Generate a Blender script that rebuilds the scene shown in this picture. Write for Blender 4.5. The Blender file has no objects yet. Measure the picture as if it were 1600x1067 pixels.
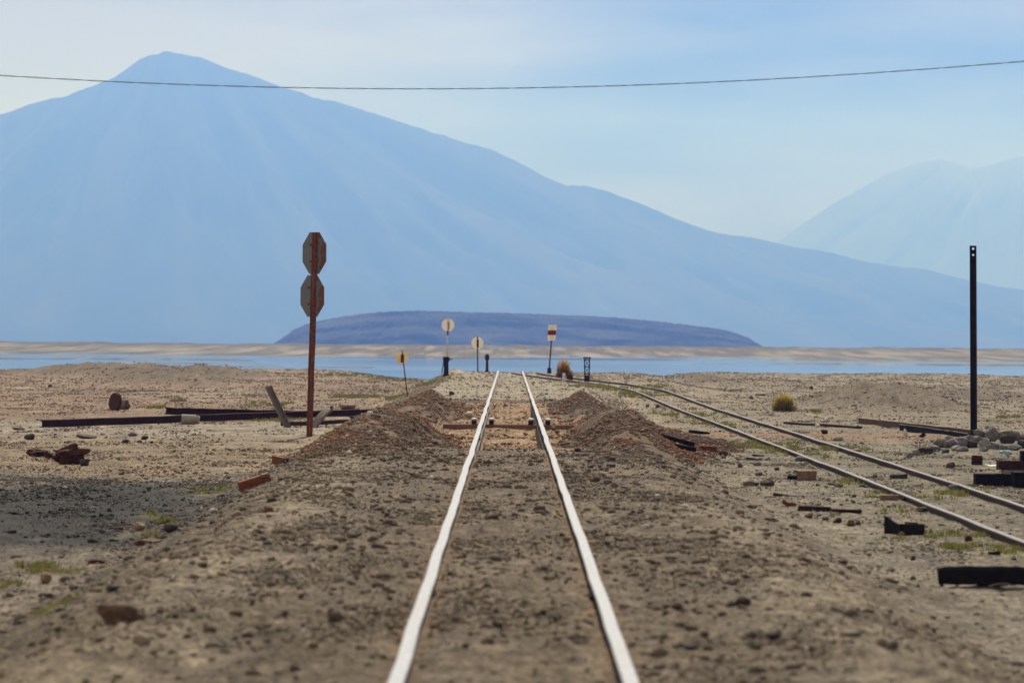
import bpy, bmesh, math, random
import numpy as np
from mathutils import Vector, Matrix, Euler

scene = bpy.context.scene
C = bpy.context.collection
R = math.radians
random.seed(4)

# ------------------------------------------------------------------ camera
FPX = 6667.0                      # focal length in pixels of a 1600 wide frame (150 mm)
CAM_Z = 1.545
ROLL = R(0.4)
cam_d = bpy.data.cameras.new("camera")
cam = bpy.data.objects.new("camera", cam_d); C.objects.link(cam)
cam_d.sensor_width = 36.0
cam_d.lens = FPX * 36.0 / 1600.0
cam_d.clip_start = 0.5
cam_d.clip_end = 80000
RM = (Matrix.Rotation(-3.0 / FPX, 3, 'Z') @ Matrix.Rotation(math.pi / 2 - 8.5 / FPX, 3, 'X') @ Matrix.Rotation(ROLL, 3, 'Z'))
cam.matrix_world = Matrix.Translation((0, 0, CAM_Z)) @ RM.to_4x4()
cam_d.dof.use_dof = True
cam_d.dof.focus_distance = 84.0
cam_d.dof.aperture_fstop = 4.2
scene.camera = cam

# ------------------------------------------------------------------ sky, sun, exposure
SUN_EL, SUN_AZ = R(42), R(7)
world = bpy.data.worlds.new("World"); scene.world = world
world.use_nodes = True
wn, wl = world.node_tree.nodes, world.node_tree.links
wn.clear()
w_out = wn.new('ShaderNodeOutputWorld')
w_bg = wn.new('ShaderNodeBackground'); w_bg.inputs['Strength'].default_value = 0.06
sky = wn.new('ShaderNodeTexSky'); sky.sky_type = 'NISHITA'; sky.sun_disc = False
sky.sun_elevation = SUN_EL; sky.sun_rotation = SUN_AZ
sky.altitude = 3600; sky.air_density = 1.0; sky.dust_density = 0.3
tc = wn.new('ShaderNodeTexCoord')
# thin clouds: flattened noise on the sky direction
mp = wn.new('ShaderNodeMapping'); mp.inputs['Scale'].default_value = (7.0, 7.0, 34.0)
mp.inputs['Location'].default_value = (0.4, 0.0, 0.35)
nz = wn.new('ShaderNodeTexNoise'); nz.inputs['Scale'].default_value = 1.0; nz.inputs['Detail'].default_value = 6; nz.inputs['Roughness'].default_value = 0.5
wl.new(tc.outputs['Generated'], mp.inputs['Vector']); wl.new(mp.outputs['Vector'], nz.inputs['Vector'])
sep = wn.new('ShaderNodeSeparateXYZ'); wl.new(tc.outputs['Generated'], sep.inputs[0])
def wmath(op, a, b=None, clamp=False):
    n = wn.new('ShaderNodeMath'); n.operation = op; n.use_clamp = clamp
    for i, v in enumerate((a, b)):
        if v is None: continue
        if isinstance(v, (int, float)): n.inputs[i].default_value = v
        else: wl.new(v, n.inputs[i])
    return n.outputs[0]
# the cloud bank lies to the left and thins out to the right
bank = wmath('ADD', wmath('MULTIPLY', sep.outputs['X'], -3.8), 0.34)
bank = wmath('ADD', bank, wmath('MULTIPLY', sep.outputs['Z'], 3.4))
dens = wmath('ADD', bank, wmath('MULTIPLY', wmath('SUBTRACT', nz.outputs['Fac'], 0.5), 2.3))
dens = wmath('MULTIPLY', dens, 1.0, True)
dens = wmath('MINIMUM', wmath('MAXIMUM', dens, 0.0), 0.92)
# a shaded grey-blue cloud bank hangs low over the horizon
low = wn.new('ShaderNodeMapRange'); low.inputs['From Min'].default_value = 0.10; low.inputs['From Max'].default_value = 0.30
low.inputs['To Min'].default_value = 0.93; low.inputs['To Max'].default_value = 0.0
wl.new(sep.outputs['Z'], low.inputs['Value'])
mix0 = wn.new('ShaderNodeMix'); mix0.data_type = 'RGBA'
wl.new(low.outputs['Result'], mix0.inputs['Factor']); wl.new(sky.outputs[0], mix0.inputs['A'])
bankc = wn.new('ShaderNodeMix'); bankc.data_type = 'RGBA'
hz = wn.new('ShaderNodeMapRange'); hz.inputs['From Min'].default_value = 0.02; hz.inputs['From Max'].default_value = 0.075
wl.new(sep.outputs['Z'], hz.inputs['Value']); wl.new(hz.outputs['Result'], bankc.inputs['Factor'])
bankc.inputs['A'].default_value = (2.0, 0.9, 4.6, 1); bankc.inputs['B'].default_value = (0.4, 0.7, 1.4, 1)
wl.new(bankc.outputs['Result'], mix0.inputs['B'])
mix = wn.new('ShaderNodeMix'); mix.data_type = 'RGBA'
wl.new(dens, mix.inputs['Factor']); wl.new(mix0.outputs['Result'], mix.inputs['A'])
mix.inputs['B'].default_value = (7.8, 7.2, 6.5, 1)
wl.new(mix.outputs['Result'], w_bg.inputs['Color']); wl.new(w_bg.outputs[0], w_out.inputs[0])

sun_d = bpy.data.lights.new("sun", 'SUN'); sun_d.energy = 4.4; sun_d.angle = R(0.55); sun_d.color = (1.0, 0.97, 0.93)
sun = bpy.data.objects.new("sun", sun_d); C.objects.link(sun)
sdir = Vector((math.sin(SUN_AZ) * math.cos(SUN_EL), math.cos(SUN_AZ) * math.cos(SUN_EL), math.sin(SUN_EL)))
sun.rotation_euler = sdir.to_track_quat('Z', 'Y').to_euler(); sun.location = (20, 40, 60)

vs = scene.view_settings
vs.view_transform = 'Standard'; vs.look = 'None'; vs.gamma = 1.0; vs.use_curve_mapping = False
vs.exposure = 0.12
scene.cycles.use_denoising = True
scene.cycles.max_bounces = 6
scene.cycles.volume_bounces = 0

# ------------------------------------------------------------------ haze
HAZE_DENS = 0.0002
HAZE_COL = (0.135, 0.285, 1.0)

# ------------------------------------------------------------------ numpy noise
def _hash(ix, iy, seed):
    h = (ix.astype(np.int64) * 374761393 + iy.astype(np.int64) * 668265263 + seed * 1442695041) & 0xFFFFFFFF
    h = ((h ^ (h >> 13)) * 1274126177) & 0xFFFFFFFF
    return h ^ (h >> 16)
def noise2(x, y, seed=0):
    x = np.asarray(x, float); y = np.asarray(y, float)
    x0 = np.floor(x); y0 = np.floor(y); fx = x - x0; fy = y - y0
    u = fx * fx * fx * (fx * (fx * 6 - 15) + 10); v = fy * fy * fy * (fy * (fy * 6 - 15) + 10)
    def g(ix, iy, dx, dy):
        a = _hash(ix, iy, seed) * (2 * math.pi / 4294967296.0)
        return np.cos(a) * dx + np.sin(a) * dy
    n00 = g(x0, y0, fx, fy); n10 = g(x0 + 1, y0, fx - 1, fy)
    n01 = g(x0, y0 + 1, fx, fy - 1); n11 = g(x0 + 1, y0 + 1, fx - 1, fy - 1)
    return ((n00 * (1 - u) + n10 * u) * (1 - v) + (n01 * (1 - u) + n11 * u) * v) * 1.5
def fbm(x, y, oct=4, seed=0, gain=0.5):
    s = 0; a = 1.0
    for i in range(oct):
        s = s + a * noise2(x * 2 ** i, y * 2 ** i, seed + i * 17); a *= gain
    return s
def ss(a, b, x):
    t = np.clip((np.asarray(x, float) - a) / (b - a), 0, 1); return t * t * (3 - 2 * t)

# ------------------------------------------------------------------ terrain shape
MIRAGE_Z = -3.0
SID_D = np.array([-40, 30, 60, 90, 115, 128, 140, 150, 160, 170, 182, 260.])
SID_X = np.array([5.42, 5.42, 5.36, 5.20, 5.02, 4.94, 4.62, 3.66, 2.30, 1.30, 0.62, 0.05])
SID_Z = np.array([-.36, -.36, -.36, -.36, -.36, -.33, -.20, -.10, -.04, -.01, 0.0, 0.0])
def smooth_path(D, V):
    dd = np.linspace(D[0], D[-1], 2400); v = np.interp(dd, D, V)
    k = np.hanning(61); k /= k.sum()
    vp = np.concatenate([np.full(30, v[0]), v, np.full(30, v[-1])])
    return dd, np.convolve(vp, k, 'valid')
_sd, _sx = smooth_path(SID_D, SID_X); _, _sz = smooth_path(SID_D, SID_Z)
def sid_x(D): return np.interp(D, _sd, _sx)
def sid_z(D): return np.interp(D, _sd, _sz)
def crest_drop(X, D):
    """the bed falls away past its crest; the land at the sides does so further off"""
    D0 = 188 + 46 * ss(4, 11, np.abs(X)) + 10 * noise2(X * 0.08, D * 0 + 3.3, 5) * ss(4, 11, np.abs(X))
    t = np.maximum(D - D0, 0)
    return D0, np.where(t < 25, 0.0012 * t * t, 0.75 + 0.06 * (t - 25))
HUMMOCKS = [(-19.5, 203, 4.2, 9), (-14.3, 199, 3.2, 8), (-13.5, 168, 3.0, 5), (10.8, 121, 2.6, 8), (8.1, 178, 1.5, 7), (15.5, 149, 3, 9)]
def base(X, D):
    X = np.asarray(X, float); D = np.asarray(D, float)
    wob = 0.25 * noise2(D * 0.07, X * 0 + 1.7, 11)
    left = ss(-2.2 + wob, -3.7 + wob, X)
    w = ss(122, 158, D)
    right = ss(0, 1, (X - (1.65 + 3.4 * w + wob)) / (1.5 + 1.6 * w))
    z = -0.07 - 0.36 * left - 0.36 * right
    # low undulation and the hummocks of the waste ground
    far = ss(5, 12, np.abs(X))
    z = z + far * ss(30, 90, D) * (0.10 * noise2(X * 0.10, D * 0.05, 21) + 0.05 * noise2(X * 0.3, D * 0.12, 22))
    def bump(x0, d0, sx, sd, h, seed):
        r = np.exp(-((X - x0) / sx) ** 2 - ((D - d0) / sd) ** 2)
        return h * r * (1 + 0.5 * noise2(X * 0.8, D * 0.4, seed))
    z = z + bump(-19.5, 205, 3.6, 7, 0.50, 1) + bump(-14.3, 200, 2.6, 6, 0.42, 2) + bump(-13.5, 168, 2.6, 4, 0.32, 3) + bump(-23.5, 185, 2.2, 5, 0.3, 9)
    z = z + bump(10.6, 122, 2.1, 7, 0.62, 4) + bump(8.1, 178, 1.2, 6, 0.38, 5) + bump(15.5, 150, 2.5, 8, 0.2, 6)
    z = z + bump(-2.6, 186, 0.7, 3, 0.16, 8)
    for (hx, hd, hsx, hsd) in HUMMOCKS:
        r = np.exp(-((X - hx) / hsx) ** 2 - ((D - hd) / hsd) ** 2)
        z = z + r * (.09 * noise2(X / .9, D / 2.4, 81) + .06 * np.abs(noise2(X / .35, D / 1.3, 82)))
    # ground meets the siding
    s = np.exp(-((X - sid_x(D)) / 1.15) ** 4) * (D < 186)
    z = z * (1 - s) + (sid_z(D) - 0.075) * s
    # main bed stays level right under its rails
    m = np.exp(-(X / 1.2) ** 4) * (D < 188)
    z = z * (1 - m) + (-0.07) * m
    # the pit dug out under the track, in two bays with a bank of soil at the one bared sleeper
    e = 0.12 * noise2(D * 0.6, X * 0.5, 31); e2 = 1.4 * noise2(X * 1.3, D * 0.02, 32)
    px_ = ss(-1.72 + e, -1.25 + e, X) * ss(1.70 + e, 1.25 + e, X)
    pd = ss(60.5 + e2, 64.5 + e2, D) * (1 - ss(92 + e2, 107 + e2, D) * 0.82) * (D < 107 + e2)
    bank = np.exp(-((D - 80.7) / 1.1) ** 2)
    z = z - px_ * pd * (0.22 + 0.05 * noise2(X * 1.5, D * 0.3, 33)) * (1 - 0.72 * bank)
    D0, dr = crest_drop(X, D)
    z = z - dr
    z = np.where(D > 240, np.maximum(z, -4.2), z)
    # beyond the mirage water: a low bank of hummocks, then the plain falling away towards the mountains
    shore = 915 + 60 * noise2(X * 0.012, D * 0 + 9.1, 41) + 30 * noise2(X * 0.05, D * 0, 42)
    fz = -4.2 + 1.22 * ss(shore - 130, shore, D) + 1.45 * ss(shore, shore + 340, D)
    barn = noise2(X * 0.016, D * 0 + 4.4, 46) + .5 * noise2(X * 0.06, D * 0 + 1.1, 47)  # bars added to break the mirage water into streaks
    fz = fz + 1.40 * np.exp(-((D - 745 - 25 * noise2(X * .02, D * 0, 48)) / (26 + 12 * noise2(X * .09, D * 0, 49))) ** 2) * ss(-.55, -.1, barn) * (1 - .22 * np.exp(-(X / 40) ** 2)) + 1.30 * np.exp(-((D - 655 - 12 * noise2(X * .03, D * 0, 50)) / 15) ** 2) * ss(-.1, .25, noise2(X * .03, D * 0, 52)) + 1.30 * np.exp(-((D - 590) / 16) ** 2) * ss(-.15, .2, -barn)
    hum = ss(shore, shore + 120, D) * (0.55 * noise2(X * 0.05, D * 0.012, 43) + 0.32 * noise2(X * 0.16, D * 0.03, 44) + 0.22 * np.abs(noise2(X * 0.5, D * 0.05, 45)))
    fz = fz + np.where(D < 1900, hum, 0) - 0.0045 * np.maximum(D - 1350, 0)
    z = np.where(D > 520, fz, z)
    return z

def ray(px, py):
    v = RM @ Vector(((px - 800) / FPX, (533.5 - py) / FPX, -1)); return v / v.y
def gp(px, py):
    """ground point seen at that place of the photograph"""
    r = ray(px, py); Ds = np.linspace(12, 330, 12000)
    zz = CAM_Z + r.z * Ds; gg = base(r.x * Ds, Ds) + (heap(r.x * Ds, Ds) if GZ is not None else 0)
    i = int(np.argmax(zz <= gg))
    D = Ds[i]; return Vector((r.x * D, D, float(gg[i]) if GZ is None else gz(r.x * D, D)))
def at(px, py, D):
    r = ray(px, py); return Vector((r.x * D, D, CAM_Z + r.z * D))
GZ = None
MOUNDS = []
def heap(x, y):
    z = np.zeros(np.shape(x))
    for (x0, d0, rx, rd, h, c, sk, ru, se) in MOUNDS:
        v = (y - d0) / rd; u = (x - x0 - sk * v) / rx
        z = np.maximum(z, h * np.clip(1 - np.sqrt(u * u + v * v), 0, 1) ** 1.2)
    return z
def gz(x, y):
    if GZ is None: return float(base(np.array([x]), np.array([y]))[0])
    i = int(np.clip(np.searchsorted(gx, x) - 1, 0, len(gx) - 2)); j = int(np.clip(np.searchsorted(gd, y) - 1, 0, len(gd) - 2))
    u = (x - gx[i]) / (gx[i + 1] - gx[i]); v = (y - gd[j]) / (gd[j + 1] - gd[j])
    return float(heap(x, y)) + float((GZ[j, i] * (1 - u) + GZ[j, i + 1] * u) * (1 - v) + (GZ[j + 1, i] * (1 - u) + GZ[j + 1, i + 1] * u) * v)
def mpp(D): return D / FPX

# ------------------------------------------------------------------ ground colour (its own soil colours)
def mixc(c, col, f): return c * (1 - f[..., None]) + np.array(col) * f[..., None]
# grass and moss patches: photo place, half width px, half height px, strength
PATCHES = [(75, 886, 45, 4, .9), (50, 898, 40, 3, .8), (115, 898, 26, 4, .9), (28, 916, 30, 3, .7), (245, 806, 22, 5, .6), (235, 840, 12, 4, .6),
 (330, 768, 40, 6, .45), (120, 940, 50, 5, .4), (60, 965, 40, 5, .5), (425, 655, 32, 3.5, 1), (415, 632, 40, 4, .45), (245, 637, 12, 1.6, .9), (279, 627, 9, 1.3, 1), (265, 816, 16, 3, .6),
 (560, 620, 40, 3, .7), (620, 621, 16, 2, .8), (540, 586, 90, 5, .55), (620, 592, 40, 4, .4), (1190, 696, 70, 7, .8), (1215, 704, 40, 5, .9), (1260, 712, 35, 4, .5),
 (1075, 648, 60, 9, .45), (985, 616, 55, 6, .6), (1010, 606, 50, 4, .4), (925, 604, 70, 5, .35), (1330, 755, 45, 5, .5), (1380, 775, 70, 8, .4), (1300, 702, 14, 2, .8), (1400, 796, 40, 6, .4),
 (1495, 770, 40, 5, .75), (1520, 765, 26, 4, .7), (1450, 778, 40, 6, .35), (1505, 836, 40, 4, .5), (1560, 858, 70, 9, .65), (1490, 856, 14, 3, .8), (1450, 838, 40, 5, .5), (1585, 878, 30, 4, .6), (1370, 843, 60, 3, .35),
 (1575, 652, 30, 3, .4), (1275, 643, 6, 2, .7), (1120, 665, 60, 6, .3), (1340, 705, 60, 4, .3), (1585, 742, 20, 3, .3), (1440, 712, 25, 2, .25), (690, 595, 40, 4, .35), (660, 603, 26, 3, .3)]
_PP = []
for (a, b, hw, hh, st) in PATCHES:
    p = gp(a, b); q = gp(a, b + hh); _PP.append((p.x, p.y, hw * mpp(p.y), max(abs(p.y - q.y), .12), st))
def patch_mask(X, D):
    m = np.zeros_like(X)
    for (x, d, sx, sd, st) in _PP:
        sel = (np.abs(X - x) < 2.6 * sx) & (np.abs(D - d) < 2.6 * sd)
        if sel.any():
            m[sel] = np.maximum(m[sel], st * np.exp(-((X[sel] - x) / sx) ** 2 - ((D[sel] - d) / sd) ** 2))
    n = 0.5 + 0.5 * fbm(X * 3.1, D * 1.2, 3, 51)
    return np.clip((m * 1.6) * ss(0.25, 0.75, n), 0, 1)
def ground_col(X, D):
    n1 = fbm(X * 0.5, D * 0.22, 4, 61); n2 = fbm(X * 1.7, D * 0.6, 4, 62); n3 = fbm(X * 6, D * 2.0, 3, 63)
    c = np.zeros(X.shape + (3,)); c[:] = (0.205, 0.158, 0.112)                              # packed bed
    L = ss(-2.7, -3.8, X + 0.3 * n2)
    lf = np.zeros(X.shape + (3,)); lf[:] = (0.33, 0.245, 0.165)
    lf = mixc(lf, (0.335, 0.232, 0.16), ss(94, 104, D + 4 * n1))                            # pinkish waste ground
    lf = mixc(lf, (0.235, 0.17, 0.118), ss(0.0, 0.7, fbm(X * 0.16, D * 0.05, 4, 64)) * ss(95, 110, D) * .8)
    lf = mixc(lf, (0.40, 0.33, 0.25), ss(0.15, 0.6, fbm(X * 0.25, D * 0.06, 3, 65)) * ss(110, 140, D) * .6)
    lf = mixc(lf, (0.415, 0.36, 0.29), ss(80, 84, D + 2 * n1) * (1 - ss(93, 98, D + 3 * n1)) * ss(-0.5, .35, n2 + .3) * .8)  # pale crust
    lf = mixc(lf, (0.40, 0.32, 0.23), np.exp(-((D - 74 + X * .3) / 2.0) ** 2) * .6)
    lf = mixc(lf, (0.215, 0.18, 0.142), 1 - ss(57, 62, D + 2.5 * n1))                       # grey gravel
    cin = ss(37, 41, D) * (1 - ss(51, 57, D + 3 * n1 - .5 * (X + 5))) * ss(-1.1, -.1, n1 + .15 - .25 * (X + 4.2))
    lf = mixc(lf, (0.060, 0.055, 0.050), np.clip(cin * 1.15, 0, .97))                                          # cinders
    lf = mixc(lf, (0.29, 0.235, 0.18), 1 - ss(33, 38, D + 2 * n1))
    c = c * (1 - L[..., None]) + lf * L[..., None]
    Rr = ss(2.2, 3.6, X + 0.4 * n2)
    rt = np.zeros(X.shape + (3,)); rt[:] = (0.275, 0.232, 0.172)
    rt = mixc(rt, (0.34, 0.275, 0.195), ss(75, 110, D) * .8)
    rt = mixc(rt, (0.225, 0.175, 0.128), ss(0.0, 0.8, fbm(X * 0.2, D * 0.06, 4, 66)) * ss(5.5, 8, X) * ss(90, 115, D))
    rt = mixc(rt, (0.40, 0.32, 0.23), ss(0.1, 0.6, fbm(X * 0.22, D * 0.07, 3, 67)) * ss(95, 130, D) * .6)
    red = np.exp(-((D - 88.0 + .35 * X) / 2.6) ** 2) * ss(1.8, 3.5, X)
    rt = mixc(rt, (0.37, 0.225, 0.135), red * .85)
    rt = mixc(rt, (0.20, 0.17, 0.135), ss(0.1, .7, n1) * (1 - ss(45, 70, D)) * .7)
    c = c * (1 - Rr[..., None]) + rt * Rr[..., None]
    bed = (1 - L) * (1 - Rr)
    for (hx, hd, hsx, hsd) in HUMMOCKS:
        r = np.exp(-((X - hx) / hsx) ** 2 - ((D - hd) / hsd) ** 2)
        c = mixc(c, (0.19, 0.145, 0.102), ss(.2, .6, r + .25 * n2) * .85)
    c = mixc(c, (0.34, 0.275, 0.195), bed * (np.exp(-((X + 2.0 + .1 * n1) / .34) ** 2) * .75 * (1 - ss(50, 62, D)) + np.exp(-((X - 2.05 + .2 * n1) / .4) ** 2) * .7 * (1 - ss(36, 50, D))) * ss(-.7, .3, n2))
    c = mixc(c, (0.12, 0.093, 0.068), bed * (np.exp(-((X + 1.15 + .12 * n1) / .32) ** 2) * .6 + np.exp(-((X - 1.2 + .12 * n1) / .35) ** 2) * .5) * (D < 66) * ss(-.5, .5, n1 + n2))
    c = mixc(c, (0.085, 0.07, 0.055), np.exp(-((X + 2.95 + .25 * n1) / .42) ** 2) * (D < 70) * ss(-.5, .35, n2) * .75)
    c = mixc(c, (0.34, 0.285, 0.212), bed * ss(106, 112, D) * .9)                           # pale bed beyond the pit
    c = mixc(c, (0.29, 0.235, 0.172), bed * np.exp(-((np.abs(X) - 1.75) / .5) ** 2) * (1 - ss(30, 45, D)) * ss(-.3, .5, n2) * .8)
    c = mixc(c, (0.105, 0.083, 0.062), bed * ss(0.12, 0.75, n2) * (1 - ss(55, 70, D)) * .7)
    inpit = ss(-1.72, -1.4, X) * ss(1.7, 1.4, X) * ss(60, 64.5, D + n2) * (1 - ss(105.5, 107.5, D + n2))
    c = mixc(c, (0.345, 0.225, 0.138), inpit * .95)
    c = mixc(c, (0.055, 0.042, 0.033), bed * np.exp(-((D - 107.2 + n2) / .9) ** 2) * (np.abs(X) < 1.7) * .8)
    rl = np.exp(-((np.abs(np.abs(X - .026) - .53) - .06) / .05) ** 2)                       # rust stain beside the rails
    c = mixc(c, (0.24, 0.15, 0.09), rl * .5 * (D < 190))
    c = mixc(c, (0.30, 0.28, 0.085), patch_mask(X, D) * .55)
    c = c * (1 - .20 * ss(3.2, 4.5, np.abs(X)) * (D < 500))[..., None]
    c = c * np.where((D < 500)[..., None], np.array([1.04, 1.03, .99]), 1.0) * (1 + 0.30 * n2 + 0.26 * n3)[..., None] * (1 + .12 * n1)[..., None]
    # the bank beyond the mirage water
    farc = np.zeros_like(c); farc[:] = (0.30, 0.27, 0.215)
    farc = mixc(farc, (0.14, 0.12, 0.085), ss(-.45, .35, fbm(X * 0.09, D * 0.006, 4, 68)) * .85)
    farc = mixc(farc, (0.13, 0.115, 0.085), ss(-.1, .5, fbm(X * 0.34, D * 0.012, 4, 69)) * .75)
    farc = mixc(farc, (0.44, 0.38, 0.29), ss(.1, .6, fbm(X * 0.13, D * 0.009, 3, 70)) * .7)
    farc = mixc(farc, (0.11, 0.10, 0.07), ss(1130, 1240, D + 60 * n1) * .75)
    c = np.where((D > 500)[..., None], farc * .8, c)
    return np.clip(c, 0.02, 0.7)

# ------------------------------------------------------------------ materials
def new_mat(name):
    m = bpy.data.materials.new(name); m.use_nodes = True
    nt = m.node_tree; b = nt.nodes['Principled BSDF']; return m, nt.nodes, nt.links, b
def mrgb(nodes, links, fac, a, b, blend='MIX'):
    n = nodes.new('ShaderNodeMix'); n.data_type = 'RGBA'; n.blend_type = blend
    for k, v in (('Factor', fac), ('A', a), ('B', b)):
        s = n.inputs[k] if k != 'Factor' else n.inputs['Factor']
        if isinstance(v, (int, float)): s.default_value = v
        elif isinstance(v, tuple): s.default_value = (*v, 1)
        else: links.new(v, s)
    return n.outputs['Result']
def noise_node(nodes, links, scale, detail=5, rough=.55, vec=None, out='Fac'):
    n = nodes.new('ShaderNodeTexNoise'); n.inputs['Scale'].default_value = scale
    n.inputs['Detail'].default_value = detail; n.inputs['Roughness'].default_value = rough
    if vec is not None: links.new(vec, n.inputs['Vector'])
    return n.outputs[out]
def ramp(nodes, links, v, a, b, lo=0.0, hi=1.0):
    n = nodes.new('ShaderNodeMapRange'); n.inputs['From Min'].default_value = a; n.inputs['From Max'].default_value = b
    n.inputs['To Min'].default_value = lo; n.inputs['To Max'].default_value = hi
    links.new(v, n.inputs['Value']); return n.outputs['Result']
def objco(nodes, links, scale=(1, 1, 1), space='Object'):
    t = nodes.new('ShaderNodeTexCoord'); m = nodes.new('ShaderNodeMapping'); m.inputs['Scale'].default_value = scale
    links.new(t.outputs[space], m.inputs['Vector']); return m.outputs['Vector']
def bump(nodes, links, h, b, strength, dist):
    n = nodes.new('ShaderNodeBump'); n.inputs['Strength'].default_value = strength; n.inputs['Distance'].default_value = dist
    links.new(h, n.inputs['Height']); links.new(n.outputs[0], b.inputs['Normal'])

def soil_mat(name, fine=1.0, bmp=1.0):
    m, n, l, b = new_mat(name)
    a = n.new('ShaderNodeVertexColor'); a.layer_name = 'Col'
    v = objco(n, l)
    f1 = noise_node(n, l, 21, 7, .68, v); f2 = noise_node(n, l, 4.6, 6, .62, v)
    k1 = ramp(n, l, f1, .32, .68, 1 - .72 * fine, 1 + .62 * fine); k2 = ramp(n, l, f2, .3, .7, 1 - .38 * fine, 1 + .38 * fine)
    mu = n.new('ShaderNodeMath'); mu.operation = 'MULTIPLY'; l.new(k1, mu.inputs[0]); l.new(k2, mu.inputs[1])
    vm = n.new('ShaderNodeVectorMath'); vm.operation = 'SCALE'; l.new(a.outputs['Color'], vm.inputs[0]); l.new(mu.outputs[0], vm.inputs['Scale'])
    l.new(vm.outputs[0], b.inputs['Base Color'])
    b.inputs['Roughness'].default_value = 0.95; b.inputs['Specular IOR Level'].default_value = 0.12
    ad = n.new('ShaderNodeMath'); ad.operation = 'ADD'; l.new(f1, ad.inputs[0]); l.new(f2, ad.inputs[1])
    bump(n, l, ad.outputs[0], b, bmp, 0.05)
    return m
M_ground = soil_mat("soil"); M_stone_small = soil_mat("gravel_stone", .5, .5)

def rust_mat(name, base_c, dark_c, light_c, rough=.8, scale=9, metal=0.0, spec=.3, bscale=60):
    m, n, l, b = new_mat(name)
    v = objco(n, l)
    f = noise_node(n, l, scale, 6, .65, v); g = noise_node(n, l, scale * 4.3, 4, .6, v)
    c = mrgb(n, l, ramp(n, l, f, .35, .65), base_c, dark_c)
    c = mrgb(n, l, ramp(n, l, g, .52, .75, 0, .75), c, light_c)
    l.new(c, b.inputs['Base Color']); b.inputs['Roughness'].default_value = rough; b.inputs['Metallic'].default_value = metal
    b.inputs['Specular IOR Level'].default_value = spec
    bump(n, l, noise_node(n, l, bscale, 4, .6, v), b, .5, .006)
    return m
M_rust = rust_mat("rusty_steel", (.26, .085, .034), (.10, .034, .018), (.42, .17, .065))
M_rust_dark = rust_mat("dark_rusty_steel", (.075, .030, .021), (.034, .017, .013), (.13, .055, .03), spec=.1)
M_rust_orange = rust_mat("orange_rust", (.34, .105, .035), (.16, .05, .022), (.48, .21, .085))
M_black = rust_mat("black_steel", (.022, .019, .018), (.011, .01, .01), (.05, .032, .024), spec=.12)
M_timber_black = rust_mat("tarred_timber", (.018, .016, .015), (.009, .008, .008), (.060, .042, .03), rough=.9, scale=14, spec=.08)
M_timber_brown = rust_mat("brown_timber", (.115, .065, .04), (.05, .03, .02), (.21, .13, .08), rough=.9, scale=14)
M_timber_grey = rust_mat("grey_timber", (.24, .185, .155), (.14, .10, .085), (.36, .29, .24), rough=.9, scale=12)
M_timber_tan = rust_mat("tan_timber", (.33, .215, .12), (.19, .11, .06), (.45, .33, .21), rough=.9, scale=12)
M_dusty = rust_mat("dusty_timber", (.30, .185, .115), (.21, .125, .08), (.36, .25, .17), rough=.95, spec=.1)
M_brown_beam = rust_mat("brown_beam", (.20, .125, .085), (.13, .08, .055), (.27, .18, .125), rough=.85)
M_plate = rust_mat("grey_plate", (.20, .20, .20), (.135, .135, .135), (.10, .055, .035), rough=.6, scale=7)
M_concrete = rust_mat("concrete", (.42, .37, .31), (.30, .26, .21), (.50, .45, .39), rough=.95)
M_white = rust_mat("white_paint", (.80, .77, .72), (.66, .62, .56), (.85, .83, .80), rough=.6)
M_cream = rust_mat("cream_paint", (.68, .58, .40), (.55, .44, .27), (.74, .66, .50), rough=.6)
def add_translucency(m, k=.5):  # translucency added so the backlit targets and marker board look brighter
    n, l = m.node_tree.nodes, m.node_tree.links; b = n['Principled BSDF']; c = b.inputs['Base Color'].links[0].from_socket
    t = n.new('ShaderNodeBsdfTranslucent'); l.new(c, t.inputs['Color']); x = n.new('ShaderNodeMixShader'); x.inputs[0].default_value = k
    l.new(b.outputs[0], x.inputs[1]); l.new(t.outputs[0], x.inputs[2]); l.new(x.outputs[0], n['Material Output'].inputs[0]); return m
M_disc = add_translucency(rust_mat("white_sheet", (.84, .79, .72), (.74, .68, .6), (.86, .84, .8), rough=.6), .55)
M_disc_cream = add_translucency(rust_mat("cream_sheet", (.80, .70, .50), (.66, .56, .38), (.84, .76, .6), rough=.6), .55)
M_redp = rust_mat("red_paint", (.30, .022, .022), (.2, .02, .02), (.35, .05, .04), rough=.6)
M_turq = rust_mat("turquoise_plastic", (.32, .58, .52), (.25, .50, .45), (.5, .7, .65), rough=.4)
M_yellowscrap = rust_mat("pale_scrap", (.62, .55, .36), (.5, .43, .27), (.7, .65, .5), rough=.6)
def rock_mat(name, a, b_, c_): return rust_mat(name, a, b_, c_, rough=.92, scale=11, spec=.2, bscale=40)
M_rock = {'grey': rock_mat("grey_rock", (.235, .215, .19), (.16, .145, .13), (.33, .30, .27)),
          'dark': rock_mat("dark_rock", (.085, .072, .062), (.05, .043, .038), (.14, .12, .10)),
          'brown': rock_mat("brown_rock", (.19, .118, .072), (.105, .065, .042), (.26, .18, .12)),
          'tan': rock_mat("tan_rock", (.37, .27, .17), (.26, .18, .11), (.47, .37, .26)),
          'olive': rock_mat("olive_rock", (.17, .14, .095), (.10, .085, .06), (.23, .2, .15)),
          'rust': rock_mat("rusty_lump", (.11, .04, .024), (.05, .02, .014), (.19, .08, .04)),
          'pale': rock_mat("pale_rock", (.34, .305, .275), (.25, .225, .2), (.42, .385, .35)), 'dim': rock_mat("dim_rock", (.20, .17, .145), (.13, .115, .10), (.28, .25, .22)),
          'white': rock_mat("white_rock", (.82, .75, .62), (.7, .6, .46), (.86, .82, .74))}

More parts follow.
